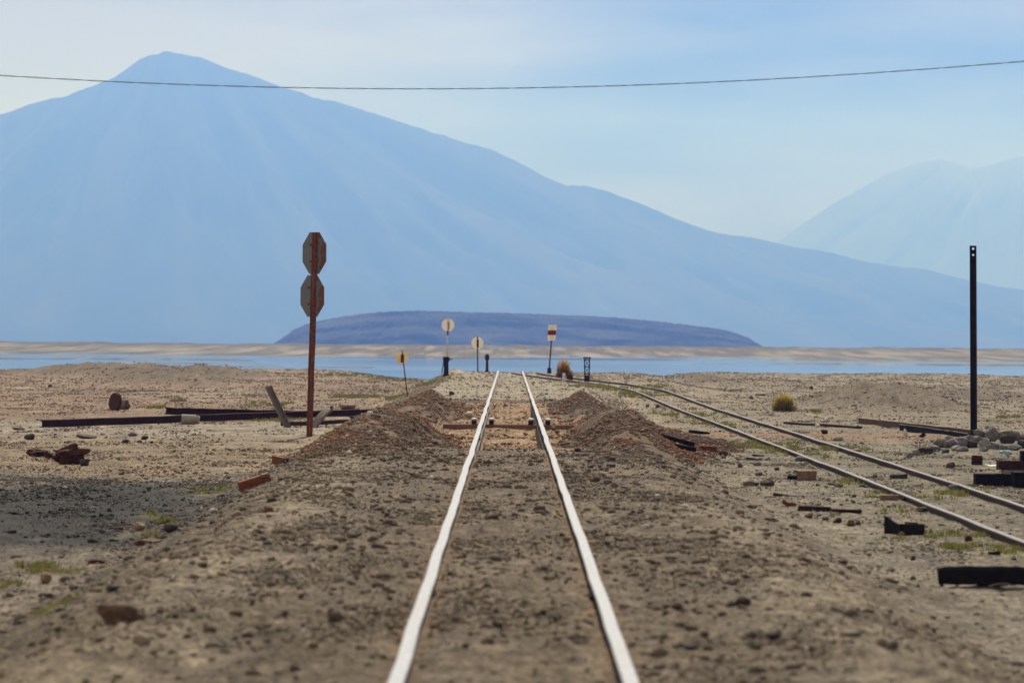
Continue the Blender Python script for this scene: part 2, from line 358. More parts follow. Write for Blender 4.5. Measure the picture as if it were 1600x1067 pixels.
def worn_mat(name, a, rust_c, lo, hi, kf):
    m, n, l, b = new_mat(name)
    v = objco(n, l, (1, .25, 1)); f = noise_node(n, l, 1.1, 5, .6, v); g = noise_node(n, l, 30, 4, .6, objco(n, l, (1, .2, 1)))
    c = mrgb(n, l, ramp(n, l, g, .3, .7), tuple(x * .8 for x in a), tuple(x * 1.12 for x in a))
    c = mrgb(n, l, ramp(n, l, f, lo, hi, 0, kf), c, rust_c)
    l.new(c, b.inputs['Base Color']); b.inputs['Roughness'].default_value = .75
    b.inputs['Specular IOR Level'].default_value = .12
    bump(n, l, g, b, .25, .002)
    return m
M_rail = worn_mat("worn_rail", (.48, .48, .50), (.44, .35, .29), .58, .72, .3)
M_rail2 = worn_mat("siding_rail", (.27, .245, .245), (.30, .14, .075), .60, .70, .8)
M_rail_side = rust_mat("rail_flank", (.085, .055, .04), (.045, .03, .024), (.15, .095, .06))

def leaf_mat(name, a, b_):
    m, n, l, b = new_mat(name)
    t = n.new('ShaderNodeVertexColor'); t.layer_name = 'Col'
    c = mrgb(n, l, t.outputs['Alpha'], a, b_)
    l.new(t.outputs['Color'], b.inputs['Base Color']); b.inputs['Roughness'].default_value = .8; b.inputs['Specular IOR Level'].default_value = .15
    tr = n.new('ShaderNodeBsdfTranslucent'); l.new(t.outputs['Color'], tr.inputs['Color'])
    mx = n.new('ShaderNodeMixShader'); mx.inputs[0].default_value = .35
    o = n['Material Output']; l.new(b.outputs[0], mx.inputs[1]); l.new(tr.outputs[0], mx.inputs[2]); l.new(mx.outputs[0], o.inputs[0])
    return m
M_leaf = leaf_mat("dry_leaf", (1, 1, 1), (1, 1, 1))

# ------------------------------------------------------------------ mesh helpers
def np_mesh(name, V, F, mat, col=None, smooth=False):
    """F: (n,k) int array of equal-sided faces"""
    me = bpy.data.meshes.new(name); V = np.asarray(V, np.float32); F = np.asarray(F, np.int32)
    me.vertices.add(len(V)); me.vertices.foreach_set('co', V.ravel())
    k = F.shape[1]
    me.loops.add(F.size); me.loops.foreach_set('vertex_index', F.ravel())
    me.polygons.add(len(F)); me.polygons.foreach_set('loop_start', np.arange(0, F.size, k, dtype=np.int32))
    me.update(calc_edges=True)
    if col is not None:
        ca = me.color_attributes.new('Col', 'FLOAT_COLOR', 'POINT')
        ca.data.foreach_set('color', np.concatenate([col, np.ones((len(col), 1))], 1).astype(np.float32).ravel())
    if smooth: me.polygons.foreach_set('use_smooth', np.ones(len(F), bool))
    me.materials.append(mat); me.validate()
    o = bpy.data.objects.new(name, me); C.objects.link(o); return o
def bobj(name, bm, mat, parent=None, smooth=False, loc=None):
    bmesh.ops.recalc_face_normals(bm, faces=bm.faces)
    me = bpy.data.meshes.new(name); bm.to_mesh(me); bm.free(); me.materials.append(mat)
    if smooth:
        for p in me.polygons: p.use_smooth = True
    o = bpy.data.objects.new(name, me); C.objects.link(o)
    if parent is not None: o.parent = parent
    if loc is not None: o.location = loc
    return o
def empty(name, loc, rz=0.0):
    o = bpy.data.objects.new(name, None); C.objects.link(o); o.location = loc; o.rotation_euler = (0, 0, rz); o.empty_display_size = .2
    return o
def tag(o, label=None, cat=None, group=None, kind=None):
    if label: o['label'] = label
    if cat: o['category'] = cat
    if group: o['group'] = group
    if kind: o['kind'] = kind
    return o
def add_box(bm, size, loc=(0, 0, 0), rot=(0, 0, 0), bevel=0.0, jit=0.0, cuts=0, seed=0):
    M = Matrix.Translation(loc) @ Euler(rot).to_matrix().to_4x4() @ Matrix.Diagonal((*size, 1))
    r = bmesh.ops.create_cube(bm, size=1.0, matrix=M); vs_ = r['verts']
    es = list({e for v in vs_ for e in v.link_edges})
    if bevel > 0:
        rr = bmesh.ops.bevel(bm, geom=es, offset=bevel, segments=2, affect='EDGES', profile=.6)
        vs_ = list({v for f in rr['faces'] for v in f.verts} | {v for v in vs_ if v.is_valid})
    if jit > 0:
        rnd = random.Random(seed)
        for v in vs_:
            if v.is_valid: v.co += Vector((rnd.uniform(-jit, jit), rnd.uniform(-jit, jit), rnd.uniform(-jit, jit)))
    return vs_
def add_cyl(bm, p0, p1, r0, r1=None, seg=12):
    p0, p1 = Vector(p0), Vector(p1); r1 = r0 if r1 is None else r1
    d = p1 - p0; q = d.to_track_quat('Z', 'Y').to_matrix().to_4x4()
    bmesh.ops.create_cone(bm, cap_ends=True, segments=seg, radius1=r0, radius2=r1, depth=d.length, matrix=Matrix.Translation((p0 + p1) / 2) @ q)
def sweep(bm, prof, pts, up=Vector((0, 0, 1)), cap=True, scale=None, slot1=()):
    """closed 2d profile (x sideways, y up) swept along pts"""
    rings = []
    for i, p in enumerate(pts):
        a = pts[max(i - 1, 0)]; b = pts[min(i + 1, len(pts) - 1)]
        t = (Vector(b) - Vector(a)).normalized(); s = t.cross(up).normalized(); u = s.cross(t).normalized()
        k = scale[i] if scale else 1.0
        rings.append([bm.verts.new(Vector(p) + s * x * k + u * y * k) for (x, y) in prof])
    n = len(prof)
    for a, b in zip(rings, rings[1:]):
        for j in range(n): bm.faces.new((a[j], a[(j + 1) % n], b[(j + 1) % n], b[j])).material_index = 1 if j in slot1 else 0
    if cap: bm.faces.new(rings[0][::-1]); bm.faces.new(rings[-1])
# flat-bottom rail: origin at the top of the head
def rail_prof(h=.115, head=.074, foot=.11, web=.014):
    a, f, w = head / 2, foot / 2, web / 2
    return [(-a + .006, 0), (a - .006, 0), (a, -.006), (a, -.026), (w, -.036), (w, -h + .02), (f, -h + .009), (f, -h), (-f, -h), (-f, -h + .009), (-w, -h + .02), (-w, -.036), (-a, -.026), (-a, -.006)]
def rough_line(bm, p0, p1, prof, n=14, amp=.006, seed=0, up=Vector((0, 0, 1))):
    rnd = random.Random(seed); p0, p1 = Vector(p0), Vector(p1)
    sweep(bm, prof, [p0.lerp(p1, i / n) + Vector((0, rnd.uniform(-amp, amp), rnd.uniform(-amp, amp))) for i in range(n + 1)], up)
def rock_bm(size, seed, sub=3, rough=.22, flat=True):
    rnd = random.Random(seed); bm = bmesh.new()
    bmesh.ops.create_icosphere(bm, subdivisions=sub, radius=.5)
    planes = [(Vector((rnd.gauss(0, 1), rnd.gauss(0, 1), rnd.gauss(0, .8))).normalized(), rnd.uniform(.27, .43)) for _ in range(12)]
    off = Vector((rnd.uniform(0, 90), rnd.uniform(0, 90), rnd.uniform(0, 90)))
    from mathutils import noise as mn
    for v in bm.verts:
        for n, d in planes:                                          # chipped facets
            k = v.co.dot(n) - d
            if k > 0: v.co -= n * k * .9
        v.co *= 1 + rough * mn.noise(v.co * 3.2 + off) + rough * .4 * mn.noise(v.co * 9 + off)
    lo = [min(v.co[i] for v in bm.verts) for i in range(3)]; hi = [max(v.co[i] for v in bm.verts) for i in range(3)]
    for v in bm.verts:
        for i in range(3): v.co[i] = ((v.co[i] - lo[i]) / (hi[i] - lo[i]) - (.5 if i < 2 else 0)) * size[i]
        if flat: v.co.z -= .14 * size[2]
    return bm
_seed = [100]
def rock(px, py, w, h, kind, label, cat="rock", group=None, name="rock", rz=None, depth=None, lift=0.0):
    """stone whose foot is seen at px, py and which shows w x h photo pixels"""
    _seed[0] += 1; p = gp(px, py); s = mpp(p.y)
    bm = rock_bm((w * s, (depth or w * .85) * s, h * s * 1.18), _seed[0])
    o = bobj(name, bm, M_rock[kind], loc=(p.x, p.y + w * s * .3, gz(p.x, p.y + w * s * .3) + lift))
    return tag(o, label, cat, group)

# ------------------------------------------------------------------ GROUND sheet
def grid_axes():
    xs = list(np.arange(0, 2.6, .02)); x = xs[-1]
    while x < 250: x += .008 * x; xs.append(x)
    while x < 11500: x *= 1.06; xs.append(x)
    xs = np.array(xs); xs = np.concatenate([-xs[:0:-1], xs])
    ds = list(np.arange(-40, 13.5, 1.5)); d = 14.0
    while d < 262: ds.append(d); d += max(.03, d * d / (4267 * 1.65) * .5)
    while d < 2200: ds.append(d); d += max(2.0, d * d / (4267 * 4.6) * .55)
    while d < 16300: ds.append(d); d *= 1.12
    return xs, np.array(ds)
gx, gd = grid_axes()
X, D = np.meshgrid(gx, gd)
DD = np.gradient(gd)[:, None] * np.ones_like(X); XX = np.gradient(gx)[None, :] * np.ones_like(X)
Z = base(X, D)
near = (D < 240) & (np.abs(X) < 60)
def detail(X, D, DD, XX):
    step = np.maximum(DD, XX); z = 0
    bedm = np.exp(-(np.abs(X) / 3.0) ** 6)
    pat = .55 + .9 * ss(-.3, .5, fbm(X * .9, D * .35, 3, 79))
    for L, A, sd in ((2.6, .034, 71), (1.1, .026, 72), (.5, .024, 73), (.22, .020, 74), (.11, .016, 75)):
        w = np.clip((L / step - 1.3) / 1.2, 0, 1) * (pat if L < 1 else 1)
        n = noise2(X / L, D / L, sd); n = np.where(sd > 72, np.abs(n) * 1.5 - .35, n)
        z = z + A * w * n
    # nothing may climb over the rail heads
    k = 1 - .75 * np.exp(-((np.abs(X - .026) - .53) / .16) ** 2) - .7 * np.exp(-((np.abs(X - sid_x(D)) - .53) / .16) ** 2)
    return z * k * (1 - .72 * ss(100, 112, D))
Zd = np.where(near, detail(X, D, DD, XX), 0)
# spill of clods down the left shoulder and round the pit
cl = np.exp(-((X + 2.9) / .55) ** 2) * (D < 75) + .5 * np.exp(-((X - 2.7) / .7) ** 2) * (D < 75)
Zd = Zd + np.where(near, cl * .035 * np.abs(noise2(X / .28, D / np.maximum(.28, 2 * DD), 76)), 0)
Z = Z + Zd
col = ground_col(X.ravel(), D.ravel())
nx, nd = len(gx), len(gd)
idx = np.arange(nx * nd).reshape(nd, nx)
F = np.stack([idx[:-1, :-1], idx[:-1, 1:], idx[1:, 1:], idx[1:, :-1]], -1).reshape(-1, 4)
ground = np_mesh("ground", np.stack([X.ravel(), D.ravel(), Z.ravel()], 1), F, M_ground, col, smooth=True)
tag(ground, kind='structure')
GZ = Z.copy()
del X, D, Z, Zd, DD, XX, col, F, idx

# ------------------------------------------------------------------ MIRAGE, stood in for by a sheet of water
def mirage_sheet():
    m, n, l, b = new_mat("mirage_water")
    b.inputs['Base Color'].default_value = (.03, .08, .14, 1); b.inputs['Roughness'].default_value = .10; b.inputs['IOR'].default_value = 1.33
    v = objco(n, l, (.09, .012, 1)); f = noise_node(n, l, 1, 4, .6, v)
    r = n.new('ShaderNodeMapRange'); l.new(noise_node(n, l, 1, 3, .5, objco(n, l, (.006, .011, 1))), r.inputs['Value'])
    r.inputs['From Min'].default_value = .38; r.inputs['From Max'].default_value = .62; r.inputs['To Min'].default_value = .015; r.inputs['To Max'].default_value = .10; l.new(r.outputs['Result'], b.inputs['Roughness'])
    bump(n, l, f, b, .02, .06)
    bm = bmesh.new()
    y0, y1 = 262., 1500.
    nx_, ny_ = 12, 12
    vs_ = [[bm.verts.new((-4000 + 8000 * i / nx_, y0 + (y1 - y0) * j / ny_, MIRAGE_Z)) for i in range(nx_ + 1)] for j in range(ny_ + 1)]
    for j in range(ny_):
        for i in range(nx_): bm.faces.new((vs_[j][i], vs_[j][i + 1], vs_[j + 1][i + 1], vs_[j + 1][i]))
    tag(bobj("mirage_sheet", bm, m), kind='structure')
mirage_sheet()

# ------------------------------------------------------------------ MOUNTAINS
def mountain(name, sil, D, depth, mat, seed, foot, nx_=520, ny_=150, ridge=.12, xpow=1.0, spur=0.0, crag=2.0):
    """solid hill: skyline heights along x (metres), falling away to both sides in depth"""
    sx = np.array([s[0] for s in sil], float); sz = np.array([s[1] for s in sil], float)
    xs = np.linspace(sx[0], sx[-1], nx_); t = np.linspace(-1, 1, ny_)
    Xg, T = np.meshgrid(xs, t); P = np.interp(Xg, sx, sz) - foot + crag * (noise2(Xg / (9 * crag + 1e-6), T * 3, seed) + .6 * noise2(Xg / (3.5 * crag + 1e-6), T * 5, seed + 9))
    T2 = T + .12 * noise2(Xg / (depth * .9), T * 0 + seed, seed)
    prof = np.clip(1 - np.abs(T2), 0, 1) ** xpow
    xp = xs[int(np.argmax(P[0]))]; ur = (Xg - xp) / (P.max() - P * prof + .22 * P.max())
    g = 1 - np.abs(fbm(ur * 2.6 + T * .5, T * 1.3, 5, seed + 3)) * 1.3
    Zg = P * prof + ridge * P.max() * np.minimum(g - .75, 0) * np.clip(np.abs(T) * 2.2, 0, 1) * prof
    if spur: Zg += spur * P.max() * np.exp(-((Xg - np.interp(.45, [0, 1], [sx[0], sx[-1]])) / (depth * .25) - .0) ** 2 - ((T + .38) / .22) ** 2)
    Zg = Zg + foot - 30 * ss(.92, 1, np.abs(T))
    V = np.stack([Xg.ravel(), (D + T * depth).ravel(), Zg.ravel()], 1)
    id_ = np.arange(nx_ * ny_).reshape(ny_, nx_)
    F_ = np.stack([id_[:-1, :-1], id_[:-1, 1:], id_[1:, 1:], id_[1:, :-1]], -1).reshape(-1, 4)
    return tag(np_mesh(name, V, F_, mat, None, True), kind='structure')
def hill_mat(name, a, b_, scale, stretch=(1.4, 1.0, .26), snow=None, peak=None):
    m, n, l, b = new_mat(name)
    v = objco(n, l, tuple(scale * s for s in stretch)); f = noise_node(n, l, 1, 7, .62, v); g = noise_node(n, l, 4.5, 5, .6, v)
    if peak:                                                        # streaks of paler tone run down from the summit
        tt = n.new('ShaderNodeTexCoord'); s2 = n.new('ShaderNodeSeparateXYZ'); l.new(tt.outputs['Object'], s2.inputs[0])
        def mth(op, p, q):
            k = n.new('ShaderNodeMath'); k.operation = op
            for i, w in enumerate((p, q)):
                if isinstance(w, (int, float)): k.inputs[i].default_value = w
                else: l.new(w, k.inputs[i])
            return k.outputs[0]
        den = mth('ADD', mth('MULTIPLY', s2.outputs['Z'], -1.0), peak[1] * 1.2); u = mth('DIVIDE', mth('SUBTRACT', s2.outputs['X'], peak[0]), den)
        cb = n.new('ShaderNodeCombineXYZ'); l.new(mth('MULTIPLY', u, 3.2), cb.inputs[0]); l.new(mth('MULTIPLY', s2.outputs['Z'], .0022), cb.inputs[1]); l.new(mth('MULTIPLY', s2.outputs['Y'], .0002), cb.inputs[2])
        f = noise_node(n, l, 1.0, 8, .62, cb.outputs[0])
    c = mrgb(n, l, ramp(n, l, f, .38, .64), a, b_); c = mrgb(n, l, ramp(n, l, g, .5, .72, 0, .5), c, tuple(x * .6 for x in a))
    if snow:
        t = n.new('ShaderNodeTexCoord'); sp = n.new('ShaderNodeSeparateXYZ'); l.new(t.outputs['Object'], sp.inputs[0])
        f2 = noise_node(n, l, 2.2, 6, .65, v)
        ad = n.new('ShaderNodeMath'); ad.operation = 'MULTIPLY_ADD'; l.new(f2, ad.inputs[0]); ad.inputs[1].default_value = snow[2]; l.new(sp.outputs['Z'], ad.inputs[2])
        c = mrgb(n, l, ramp(n, l, ad.outputs[0], snow[0], snow[1]), c, (.27, .27, .28))
    l.new(c, b.inputs['Base Color']); b.inputs['Roughness'].default_value = 1; b.inputs['Specular IOR Level'].default_value = 0
    return m
def skyline(pts, D): return [(at(a, b, D).x, at(a, b, D).z) for a, b in pts]
SK1 = [(-900, 520), (-600, 420), (-300, 290), (-120, 220), (0, 178), (60, 160), (125, 143), (170, 126), (200, 106), (228, 90), (245, 84), (262, 80), (285, 84), (310, 90), (360, 107), (400, 121), (440, 134), (480, 147), (530, 158), (580, 173),
       (640, 193), (700, 213), (770, 234), (800, 247), (840, 270), (885, 290), (915, 291), (950, 299), (1000, 318), (1060, 343), (1120, 363), (1170, 370), (1220, 380), (1300, 394), (1360, 409), (1400, 415), (1450, 420), (1500, 432), (1560, 446), (1600, 452), (1700, 475), (1850, 515), (2000, 545)]
mountain("mountain", skyline(SK1, 12000), 12000, 1700, hill_mat("mountain_slope", (.034, .034, .038), (.082, .075, .075), .0017, peak=(at(262, 80, 12000).x, at(262, 80, 12000).z)), 7, -56, ridge=.24, spur=.05)
SK2 = [(1050, 560), (1150, 440), (1205, 385), (1260, 345), (1310, 312), (1350, 290), (1390, 268), (1430, 254), (1465, 246), (1490, 252), (1515, 264), (1545, 256), (1580, 246), (1630, 238), (1700, 246), (1800, 290), (2000, 400), (2200, 560)]
mountain("snowy_mountain", skyline(SK2, 15000), 15000, 1300, hill_mat("snowy_slope", (.15, .16, .175), (.19, .19, .20), .002, snow=(600, 740, 300)), 23, -70, ridge=.06)
SKM = [(405, 552), (425, 545), (437, 532), (450, 522), (462, 514), (480, 506), (505, 500), (540, 494), (575, 489), (620, 486), (660, 485), (700, 487), (760, 488), (800, 489), (860, 491), (920, 493), (980, 497), (1030, 502), (1080, 508), (1120, 513), (1150, 520), (1170, 528), (1185, 538), (1197, 548), (1212, 560)]
mountain("hill", skyline(SKM, 4000), 4000, 310, hill_mat("hill_rock", (.010, .015, .018), (.088, .092, .085), .02, (.8, 1, 1.5)), 31, -18, ridge=.10, nx_=900, ny_=90, xpow=.55, crag=.7)

# ------------------------------------------------------------------ HAZE
def haze():
    m = bpy.data.materials.new("haze_air"); m.use_nodes = True; n, l = m.node_tree.nodes, m.node_tree.links; n.clear()
    o = n.new('ShaderNodeOutputMaterial'); v = n.new('ShaderNodeVolumePrincipled')
    v.inputs['Color'].default_value = (*HAZE_COL, 1); v.inputs['Density'].default_value = HAZE_DENS; v.inputs['Anisotropy'].default_value = 0.55; v.inputs['Absorption Color'].default_value = (1, 1, 1, 1)
    l.new(v.outputs[0], o.inputs['Volume'])
    bm = bmesh.new(); add_box(bm, (24000, 16700, 990), (0, 8150, 340))
    tag(bobj("haze", bm, m), kind='stuff')
haze()

# ------------------------------------------------------------------ TRACKS
rw = np.random.RandomState(3)
def wobble(seed, amp, D):
    return amp * (noise2(D * .17, D * 0 + seed, seed) + .6 * noise2(D * .42, D * 0 + seed, seed + 1) + .2 * noise2(D * .9, D * 0, seed + 2))
Dm = np.concatenate([np.arange(-10, 60, .4), np.arange(60, 215, .8)])
def main_rail(x0, seed, parent):
    _, dr = crest_drop(np.zeros_like(Dm), Dm)
    xx = x0 + wobble(seed, .010, Dm); zz = wobble(seed + 40, .004, Dm) - dr
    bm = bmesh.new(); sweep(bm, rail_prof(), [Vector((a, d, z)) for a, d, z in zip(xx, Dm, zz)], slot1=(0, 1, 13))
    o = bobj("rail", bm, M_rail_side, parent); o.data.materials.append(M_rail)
    for fd in (26.5, 66.5, 118):                              # joint plates on the web
        i = int(np.argmin(np.abs(Dm - fd)))
        for s in (-1, 1):
            b2 = bmesh.new(); add_box(b2, (.02, .5, .055), (xx[i] + s * .024, fd, zz[i] - .064), bevel=.003)
            for k in range(4): add_cyl(b2, (xx[i] + s * .03, fd - .18 + .12 * k, zz[i] - .064), (xx[i] + s * .056, fd - .18 + .12 * k, zz[i] - .064), .014, seg=6)
            bobj("fishplate", b2, M_rust_dark, o)
    return o
track = tag(empty("railway_track", (0, 20, -.1)), "straight main railway track with two pale worn rails running over the brown bed", "railway track")
track.location = (0, 0, 0)
main_rail(-.504, 5, track); main_rail(.556, 9, track)
sl = bmesh.new(); add_box(sl, (2.5, .26, .14), (.0, 80.2, -.185), bevel=.012, jit=.006, seed=2)
sleeper = bobj("sleeper", sl, M_dusty, track)
for xo in (-.504 - .16, -.504 + .165, .556 - .16, .556 + .165):
    b = bmesh.new(); add_box(b, (.09, .09, .10), (xo, 80.12, -.078), bevel=.012); ch = bobj("rail_chair", b, M_rust_dark, sleeper)
    b = bmesh.new(); bmesh.ops.create_uvsphere(b, u_segments=12, v_segments=8, radius=.06, matrix=Matrix.Translation((xo, 80.12, -.022)) @ Matrix.Diagonal((1.1, 1.1, .5, 1)))
    cap = bobj("white_cap", b, M_white, sleeper, True)

sid = tag(empty("siding_track", (0, 0, 0)), "curving siding track with two dull rails branching right of the main track", "railway track")
Ds_ = np.concatenate([np.arange(8, 80, .5), np.arange(80, 186, .8)])
for off, sd in ((-.53, 21), (.53, 25)):
    cx = sid_x(Ds_); tx = np.gradient(cx, Ds_)
    nx__ = 1 / np.sqrt(1 + tx * tx); ny__ = -tx * nx__
    xx = cx + off * nx__ + wobble(sd, .015, Ds_); yy = Ds_ + off * ny__; zz = sid_z(Ds_) + wobble(sd + 40, .006, Ds_)
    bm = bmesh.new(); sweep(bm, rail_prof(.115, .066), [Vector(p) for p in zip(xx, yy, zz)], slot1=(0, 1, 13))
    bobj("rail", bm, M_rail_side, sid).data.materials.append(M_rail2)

# ------------------------------------------------------------------ SPOIL HEAPS beside the pit
def mound(label, x0, d0, rx, rd, h, colr, rust, seed, skew=0.0):
    n = 120; m_ = 150
    u = np.linspace(-1.15, 1.15, n); v = np.linspace(-1.15, 1.15, m_); U, V_ = np.meshgrid(u, v)
    Xg = x0 + U * rx + skew * V_; Dg = d0 + V_ * rd
    r = np.sqrt(U ** 2 + V_ ** 2) * (1 + .25 * noise2(U * 2 + seed, V_ * 2, seed))
    H = np.clip(1 - r, -.2, 1); H = np.where(H > 0, H ** 1.2, H)
    lump = .26 * noise2(Xg / .8, Dg / 3.2, seed + 1) + .20 * np.abs(noise2(Xg / .28, Dg / 1.2, seed + 2)) + .13 * np.abs(noise2(Xg / .12, Dg / .6, seed + 3))
    Zg = base(Xg, Dg) + h * H * (1 + .3 * lump) + np.where(H > 0, .34 * h * (lump - .1) * ss(0, .3, H), 0) - .03
    c = np.zeros(U.shape + (3,)); c[:] = colr
    rr = ss(-.1, .5, fbm(Xg * .9, Dg * .3, 3, seed + 5) + rust - .35) * .9
    c = mixc(c, (.25, .115, .058), rr); c = c * (1 + .35 * fbm(Xg * 4, Dg * 1.5, 3, seed + 7))[..., None]
    id_ = np.arange(n * m_).reshape(m_, n)
    F_ = np.stack([id_[:-1, :-1], id_[:-1, 1:], id_[1:, 1:], id_[1:, :-1]], -1).reshape(-1, 4)
    o = np_mesh("dirt_mound", np.stack([Xg.ravel(), Dg.ravel(), Zg.ravel()], 1), F_, M_ground, np.clip(c.reshape(-1, 3), .02, .6), True)
    MOUNDS.append((x0, d0, rx, rd, h, colr, skew, rust, seed)); return tag(o, label, "dirt mound", "spoil heaps beside the pit under the track")
mound("long dark brown dirt heap left of the rails in front of the rusty beams", -2.1, 70, 1.35, 14, .42, (.165, .112, .07), .12, 3, .05)
mound("smaller brown dirt heap left of the rails, at the far end of the pit", -1.8, 96, 1.0, 10, .40, (.20, .135, .083), .1, 13, .1)
mound("long dark dirt heap with a rusty red crest right of the rails", 2.1, 74, 1.3, 14, .46, (.165, .112, .07), .2, 23, .1)
mound("low reddish tail of dirt right of the long heap, reaching towards the siding", 3.1, 78, 1.2, 9, .20, (.15, .10, .07), .45, 33, .0)
mound("smaller brown dirt heap right of the rails at the far end of the pit", 1.65, 100, .8, 8, .36, (.18, .13, .088), .1, 43, -.05)

# ------------------------------------------------------------------ GRAVEL and clods (beyond counting)
def gravel():
    rs = np.random.RandomState(8)
    bmo = bmesh.new(); bmesh.ops.create_icosphere(bmo, subdivisions=1, radius=.5); bmo.verts.ensure_lookup_table()
    BV = np.array([v.co[:] for v in bmo.verts]); BF = np.array([[v.index for v in f.verts] for f in bmo.faces]); bmo.free()
    shapes = []
    for k in range(16):
        s = BV * (1 + .38 * rs.uniform(-1, 1, (len(BV), 1))) * rs.uniform(.7, 1.25, (1, 3)); s[:, 2] *= .62; shapes.append(s)
    bands = np.concatenate([np.arange(15, 60, 5), np.arange(60, 240, 15)])
    XS, YS, SZ = [], [], []
    for a, b in zip(bands, list(bands[1:]) + [240]):
        smin = max(.013, 1.15 * (a + b) / 2 / 4267)
        hw = .135 * b + .6
        n = int(540 * (.013 / smin) ** 2.15 * (b - a) * 2 * hw)
        x = rs.uniform(-hw, hw, n); y = rs.uniform(a, b, n)
        s = smin * (1 - rs.uniform(0, 1, n)) ** (-1 / 3.4); s = np.minimum(s, .06 + .00025 * y)
        dens = .10 + .90 * ss(-.2, .6, fbm(x * .8, y * .26, 4, 91))
        bed = np.abs(x) < 2.4
        dens = np.where(bed & (y > 60) & (y < 107) & (np.abs(x) < 1.5), .22, dens)
        dens = np.where((x < -3.6) & (y > 58) & (y < 80), .25, dens)
        dens = np.where(np.abs(x + 2.9) < .6, 1.0, dens)
        dens = np.where((np.abs(x) > 3.4) & (y > 78), dens * .30, dens); dens = np.where(bed & (y > 106), dens * .10, dens); dens = np.where((x > 3) & (y < 78), dens * .6, dens)
        k = rs.uniform(0, 1, n) < dens
        s = np.where(bed, s, np.minimum(s, .05 + .0002 * y))
        XS.append(x[k]); YS.append(y[k]); SZ.append(s[k])
    for a, b, per in ((15, 36, 28), (36, 62, 18), (62, 106, 8), (106, 190, .8)):      # clods of the bed and its shoulders
        hw = min(.135 * b + .6, 5.5) if b < 100 else 3.5
        n = int(per * (b - a) * 2 * hw); x = rs.uniform(-hw, hw, n); y = rs.uniform(a, b, n)
        sz = (.030 + .0002 * y) * (1 - rs.uniform(0, 1, n)) ** (-1 / 3.2)
        pt = ss(-.15, .55, fbm(x * .8, y * .32, 4, 93)); pt = pt * np.where(np.abs(x) < 2.5, 1, .22)
        pt = np.maximum(pt, np.exp(-((x + 2.95) / .5) ** 2) * (y < 75)); pt = pt + .25 * np.exp(-((np.abs(x) - 1.1) / .5) ** 2)
        pt = np.where((y > 60) & (y < 107) & (np.abs(x) < 1.5), .06, pt)
        k = rs.uniform(0, 1, n) < pt
        XS.append(x[k]); YS.append(y[k]); SZ.append(np.minimum(sz[k], .11))
    for (x0, d0, rx, rd, h, c, sk, ru, se) in MOUNDS:                     # clods on the heaps
        n = int(3600 * rx * rd / 6)
        u = rs.normal(0, .48, n); v = rs.normal(0, .48, n)
        XS.append(x0 + u * rx + sk * v); YS.append(d0 + v * rd); SZ.append(np.minimum(.017 * (1 - rs.uniform(0, 1, n)) ** (-1 / 2.5), .10))
    x, y, s = map(np.concatenate, (XS, YS, SZ))
    keep = np.ones(len(x), bool)
    for xr in (-.504, .556): keep &= np.abs(x - xr) > .05 + s * .7
    for o_ in (-.53, .53): keep &= np.abs(x - sid_x(y) - o_) > .06 + s * .7
    x, y, s = x[keep], y[keep], s[keep]
    z = base(x, y) + np.where(y < 60, detail(x, y, np.interp(y, gd, np.gradient(gd)), np.interp(x, gx, np.gradient(gx))), 0); cm = ground_col(x, y)
    dg = bpy.context.evaluated_depsgraph_get()
    for (x0, d0, rx, rd, h, c, sk, ru, se) in MOUNDS:
        v = (y - d0) / rd; u = (x - x0 - sk * v) / rx; r = np.sqrt(u * u + v * v)
        z = z + np.where(r < 1, h * np.clip(1 - r, 0, 1) ** 1.2 * .98, 0); rr = ss(-.1, .5, fbm(x * .9, y * .3, 3, se + 5) + ru - .35) * .9; cm = np.where((r < 1)[:, None], mixc(np.ones_like(cm) * np.array(c) * 1.4, (.34, .16, .08), rr), cm)
    n = len(x); k = rs.randint(0, 16, n); a = rs.uniform(0, 6.283, n)
    S = np.array(shapes)[k] * s[:, None, None]
    ca, sa = np.cos(a)[:, None], np.sin(a)[:, None]
    V = np.stack([S[..., 0] * ca - S[..., 1] * sa + x[:, None], S[..., 0] * sa + S[..., 1] * ca + y[:, None], S[..., 2] + (z + .14 * s)[:, None]], -1)
    F_ = BF[None] + (np.arange(n) * len(BV))[:, None, None]
    t = rs.uniform(0, 1, n)
    cc = cm * rs.uniform(.78, 1.08, n)[:, None]
    cc = np.where((t > .985)[:, None], np.array([.55, .5, .43]), cc); cc = np.where((t < .08)[:, None], cc * .6, cc)
    cc = np.where(((t > .12) & (t < .14))[:, None], np.array([.2, .105, .06]), cc)
    cc = np.repeat(np.clip(cc, .02, .75), len(BV), 0)
    print("gravel", n)
    tag(np_mesh("gravel", V.reshape(-1, 3), F_.reshape(-1, 3), M_stone_small, cc), kind='stuff')
gravel()

